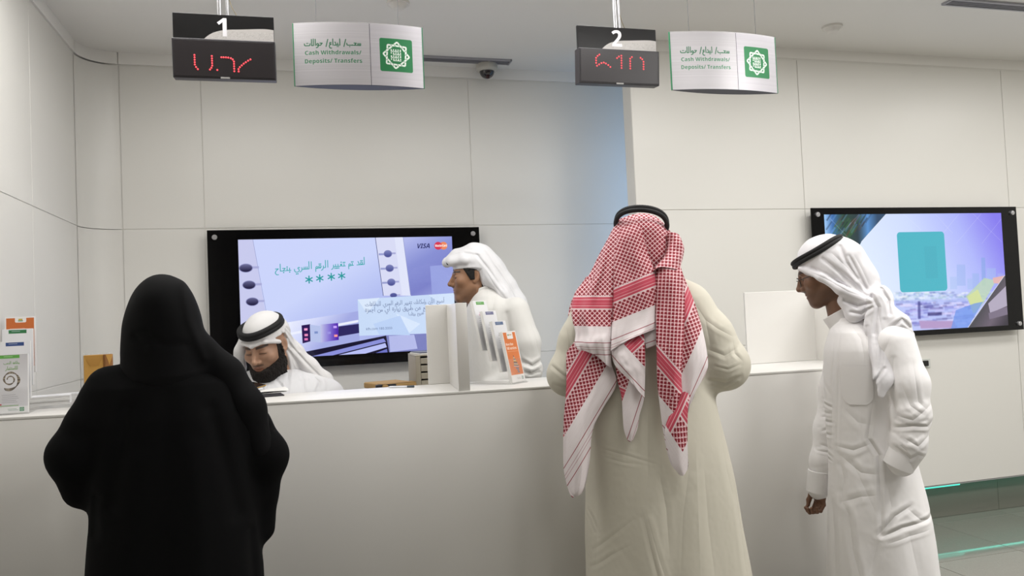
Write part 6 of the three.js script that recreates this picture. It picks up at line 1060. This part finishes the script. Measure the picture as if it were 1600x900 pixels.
// two kraft envelopes standing in a clear sleeve
{
  const p = onPlane(152, 600, -3.27), tall = onPlane(152, 554, -3.27)[1] - HC - 0.004, kraft = std(0xc99a4c, 0.8);
  const s = thing('envelope_holder', 'clear plastic sleeve holding brown envelopes against the side wall', 'holder'); s.position.set(p[0], HC + 0.0004, p[2]); s.rotation.y = 0.25;
  part('base', span(-0.05, 0.05, 0.0005, 0.003, -0.03, 0.03, 0.001), M.acrylic, s); part('front_plate', span(-0.05, 0.05, 0.003, tall + 0.006, 0.016, 0.018, 0.0008), M.acrylic, s); part('back_plate', span(-0.05, 0.05, 0.003, tall + 0.008, -0.03, -0.028, 0.0008), M.acrylic, s);
  const env = (dx, dz, ry, label, w, tone) => { const t = thing('envelope', label, 'envelope'); t.position.set(p[0] + dx, HC + 0.0035, p[2] + dz); t.rotation.y = ry; part('pouch', span(-w / 2, w / 2, 0, tall, -0.006, 0.006, 0.003), tone, t); const f = new THREE.Shape(); f.moveTo(-w / 2 + 0.002, 0); f.lineTo(w / 2 - 0.002, 0); f.lineTo(w / 2 - 0.02, -0.04); f.lineTo(-w / 2 + 0.02, -0.04); part('flap', new THREE.ExtrudeGeometry(f, { depth: 0.0012, bevelEnabled: false }).translate(0, tall - 0.001, 0.006), std(0xb98a40, 0.8), t); };
  env(-0.008, 0.004, 0.25, 'yellow brown envelope standing in the clear sleeve behind the woman', 0.07, kraft); env(0.036, -0.012, 1.0, 'darker brown envelope set edgewise beside the yellow brown envelope', 0.04, std(0x8f6030, 0.8));
}
// papers, phone and pen in front of the seated teller
{
  const p = onTop(415, 616), t = thing('folded_paper', 'white folded paper lying on the counter in front of the seated teller', 'paper'); t.position.set(p[0], HC + 0.008, p[2]); t.rotation.y = 0.14;
  const rows = [0, 1, 2, 3].map((i) => [0, 1, 2, 3, 4].map((j) => [(j / 4 - 0.5) * 0.17, 0.004 + 0.012 * Math.pow(j / 4, 3) * (1 - i / 4) + 0.003 * Math.sin(i * 2 + j), (i / 3 - 0.5) * 0.11]));
  part('top_sheet', sheet(rows, { nu: 24, nv: 16, thick: 0.001 }), M.paper, t); part('lower_sheet', sheet(rows.map((r) => r.map(([a, b, c]) => [a * 0.97 - 0.004, b * 0.4 - 0.003, c + 0.003])), { nu: 16, nv: 10, thick: 0.001 }), M.paper, t);
  part('printed_code', new THREE.PlaneGeometry(0.026, 0.012).rotateX(-Math.PI / 2).translate(-0.048, 0.0075, 0.03), phys({ map: canvas(128, 64, (x, w, h) => { x.fillStyle = '#ededee'; x.fillRect(0, 0, w, h); for (let i = 0; i < 14; i++) { x.fillStyle = '#3a3a44'; x.fillRect(8 + i * 8, 12 + (i % 3) * 6, 5, 34 - (i % 3) * 8); } }), roughness: 0.8 }), t);
  const q = onTop(411, 619), c = thing('clipboard', 'dark thin clipboard under the white folded paper', 'clipboard'); c.position.set(q[0], HC + 0.0005, q[2]); c.rotation.y = 0.14;
  part('board', span(-0.095, 0.075, 0, 0.004, -0.05, 0.064, 0.0015), std(0x1c1c24, 0.5), c); part('clip', span(-0.03, 0.03, 0.004, 0.007, -0.048, -0.036, 0.001), M.steel, c);
  const r = onTop(392, 615), f = thing('smartphone', 'dark gold-edged smartphone leaning on the folded paper by the seated teller', 'phone'); f.position.set(r[0], HC + 0.03, r[2]); f.rotation.set(0.1, 0.6, 0.12);
  f.position.y = HC + 0.032;
  part('case', rbox(0.072, 0.008, 0.12, 0.0035, 0, 0, 0, 3), std(0x2a2019, 0.4), f); part('edge_trim', rbox(0.0735, 0.0026, 0.1215, 0.0012, 0, 0, 0, 2), std(0xb98f3e, 0.3, { metalness: 0.8 }), f); part('screen_glass', rbox(0.066, 0.0012, 0.112, 0.0005, 0, 0.0042, 0, 1), M.black, f);
  const e = onTop(624, 606), n = thing('pen', 'clear ballpoint pen lying on the counter before the paper trays', 'pen'); n.position.set(e[0], HC + 0.0045, e[2]); n.rotation.y = -0.5;
  part('barrel', new THREE.CylinderGeometry(0.004, 0.004, 0.085, 12).rotateZ(Math.PI / 2), phys({ color: 0xe6e8ee, roughness: 0.15, clearcoat: 1 }), n); part('cap', new THREE.CylinderGeometry(0.0044, 0.0044, 0.03, 12).rotateZ(Math.PI / 2).translate(0.05, 0, 0), std(0x4a5560, 0.4), n); part('tip', new THREE.ConeGeometry(0.0035, 0.012, 12).rotateZ(Math.PI / 2).translate(-0.048, 0, 0), M.steel, n);
}
// paper trays and envelopes on the rear cabinet
{
  const Y = 1.1005, t = thing('paper_tray_unit', 'beige desktop unit of stacked paper trays behind the divider', 'paper trays'); t.position.set(0.6, Y, -3.56);
  const beige = std(0xa59e8e, 0.55), W = 0.16, D = 0.24, H = 0.135;
  t.position.x = 0.575;
  part('side_panel', span(-W / 2, -W / 2 + 0.022, 0, H, -D / 2, D / 2, 0.002), beige, t); part('side_panel', span(W / 2 - 0.008, W / 2, 0, H, -D / 2, D / 2, 0.002), beige, t); part('back_panel', span(-W / 2 + 0.022, W / 2 - 0.008, 0, H, -D / 2, -D / 2 + 0.006, 0.001), beige, t); part('top_panel', span(-W / 2, W / 2, H, H + 0.006, -D / 2, D / 2, 0.002), beige, t);
  for (let i = 0; i < 4; i++) part('tray', span(-W / 2 + 0.023, W / 2 - 0.009, 0.002 + i * 0.033, 0.028 + i * 0.033, -D / 2 + 0.008, D / 2 - 0.001, 0.002), beige, t);
  const s = thing('paper_sheaf', 'loose white papers on top of the beige paper trays', 'paper'); s.position.set(0.58, Y + H + 0.0065, -3.56); s.rotation.y = 0.1;
  part('sheet', span(-0.07, 0.06, 0, 0.005, -0.1, 0.1, 0.001), M.paper, s); part('dark_folder', span(-0.065, 0.07, 0.0055, 0.0095, -0.105, 0.08, 0.001), std(0x4a4a58, 0.5), s);
  const k = thing('document_envelope', 'tan document envelope lying flat on the cabinet beside the beige trays', 'envelope'); k.position.set(0.385, Y + 0.0005, -3.5); k.rotation.y = 0.3; part('pouch', span(-0.08, 0.08, 0, 0.026, -0.11, 0.11, 0.006), std(0xb08e5a, 0.8), k); part('flap', span(-0.08, 0.08, 0.0262, 0.0275, 0.05, 0.108, 0.0006), std(0xa07e4a, 0.8), k);
  const b = thing('stapler', 'small black stapler beside the tan envelope behind the pen', 'stapler'); b.position.set(0.355, Y + 0.0005, -3.39); b.rotation.y = 0.1; part('base', span(-0.045, 0.045, 0, 0.006, -0.014, 0.014, 0.002), M.blackPlastic, b); part('arm', span(-0.043, 0.045, 0.011, 0.026, -0.012, 0.012, 0.004), M.blackPlastic, b); part('hinge', span(0.03, 0.044, 0.005, 0.012, -0.01, 0.01, 0.001), M.steel, b);
}
// office chairs behind the counter
function officeChair(x, z, turn, label) {
  const t = thing('office_chair', label, 'chair', 'black office chairs'); t.position.set(x, 0, z); t.rotation.y = turn;
  const fabric = std(0x101114, 0.8);
  part('seat', rbox(0.46, 0.07, 0.44, 0.03, 0, 0.44, 0, 4), fabric, t); part('backrest', rbox(0.42, 0.62, 0.05, 0.024, 0, 0, 0, 5), fabric, t, [0, 0.86, -0.235], [-0.1, 0, 0]); part('back_bracket', tube([[0, 0.42, -0.12], [0, 0.44, -0.24], [0, 0.6, -0.255]], 0.016, 16, 8), M.blackPlastic, t); part('gas_column', new THREE.CylinderGeometry(0.025, 0.03, 0.32, 16).translate(0, 0.25, 0), M.steel, t);
  for (let i = 0; i < 5; i++) { const a = i * Math.PI * 0.4; const l = part('foot', tube([[0, 0.1, 0], [Math.cos(a) * 0.15, 0.09, Math.sin(a) * 0.15], [Math.cos(a) * 0.27, 0.07, Math.sin(a) * 0.27]], 0.016, 10, 8), M.blackPlastic, t); part('caster', new THREE.CylinderGeometry(0.03, 0.03, 0.03, 16).rotateX(Math.PI / 2).translate(Math.cos(a) * 0.27, 0.03, Math.sin(a) * 0.27), M.blackPlastic, l); }
  return t;
}
officeChair(1.5, -4.12, -1.2, 'black office chair with its back showing between the standing teller and the checked headscarf');
// small reader on the partition wall
{
  const t = thing('wall_reader', 'small black reader with a pale plate on the wall behind the young man', 'access reader'); t.position.set(3.752, 0.99, NEAR);
  part('plate', span(-0.03, 0.045, -0.03, 0.026, 0, 0.006, 0.002), std(0xcfd2cc, 0.5), t); part('sensor_face', span(-0.026, 0.02, -0.018, 0.016, 0.006, 0.02, 0.003), std(0x0b0b0d, 0.3), t);
}
renderer.render(scene, camera);
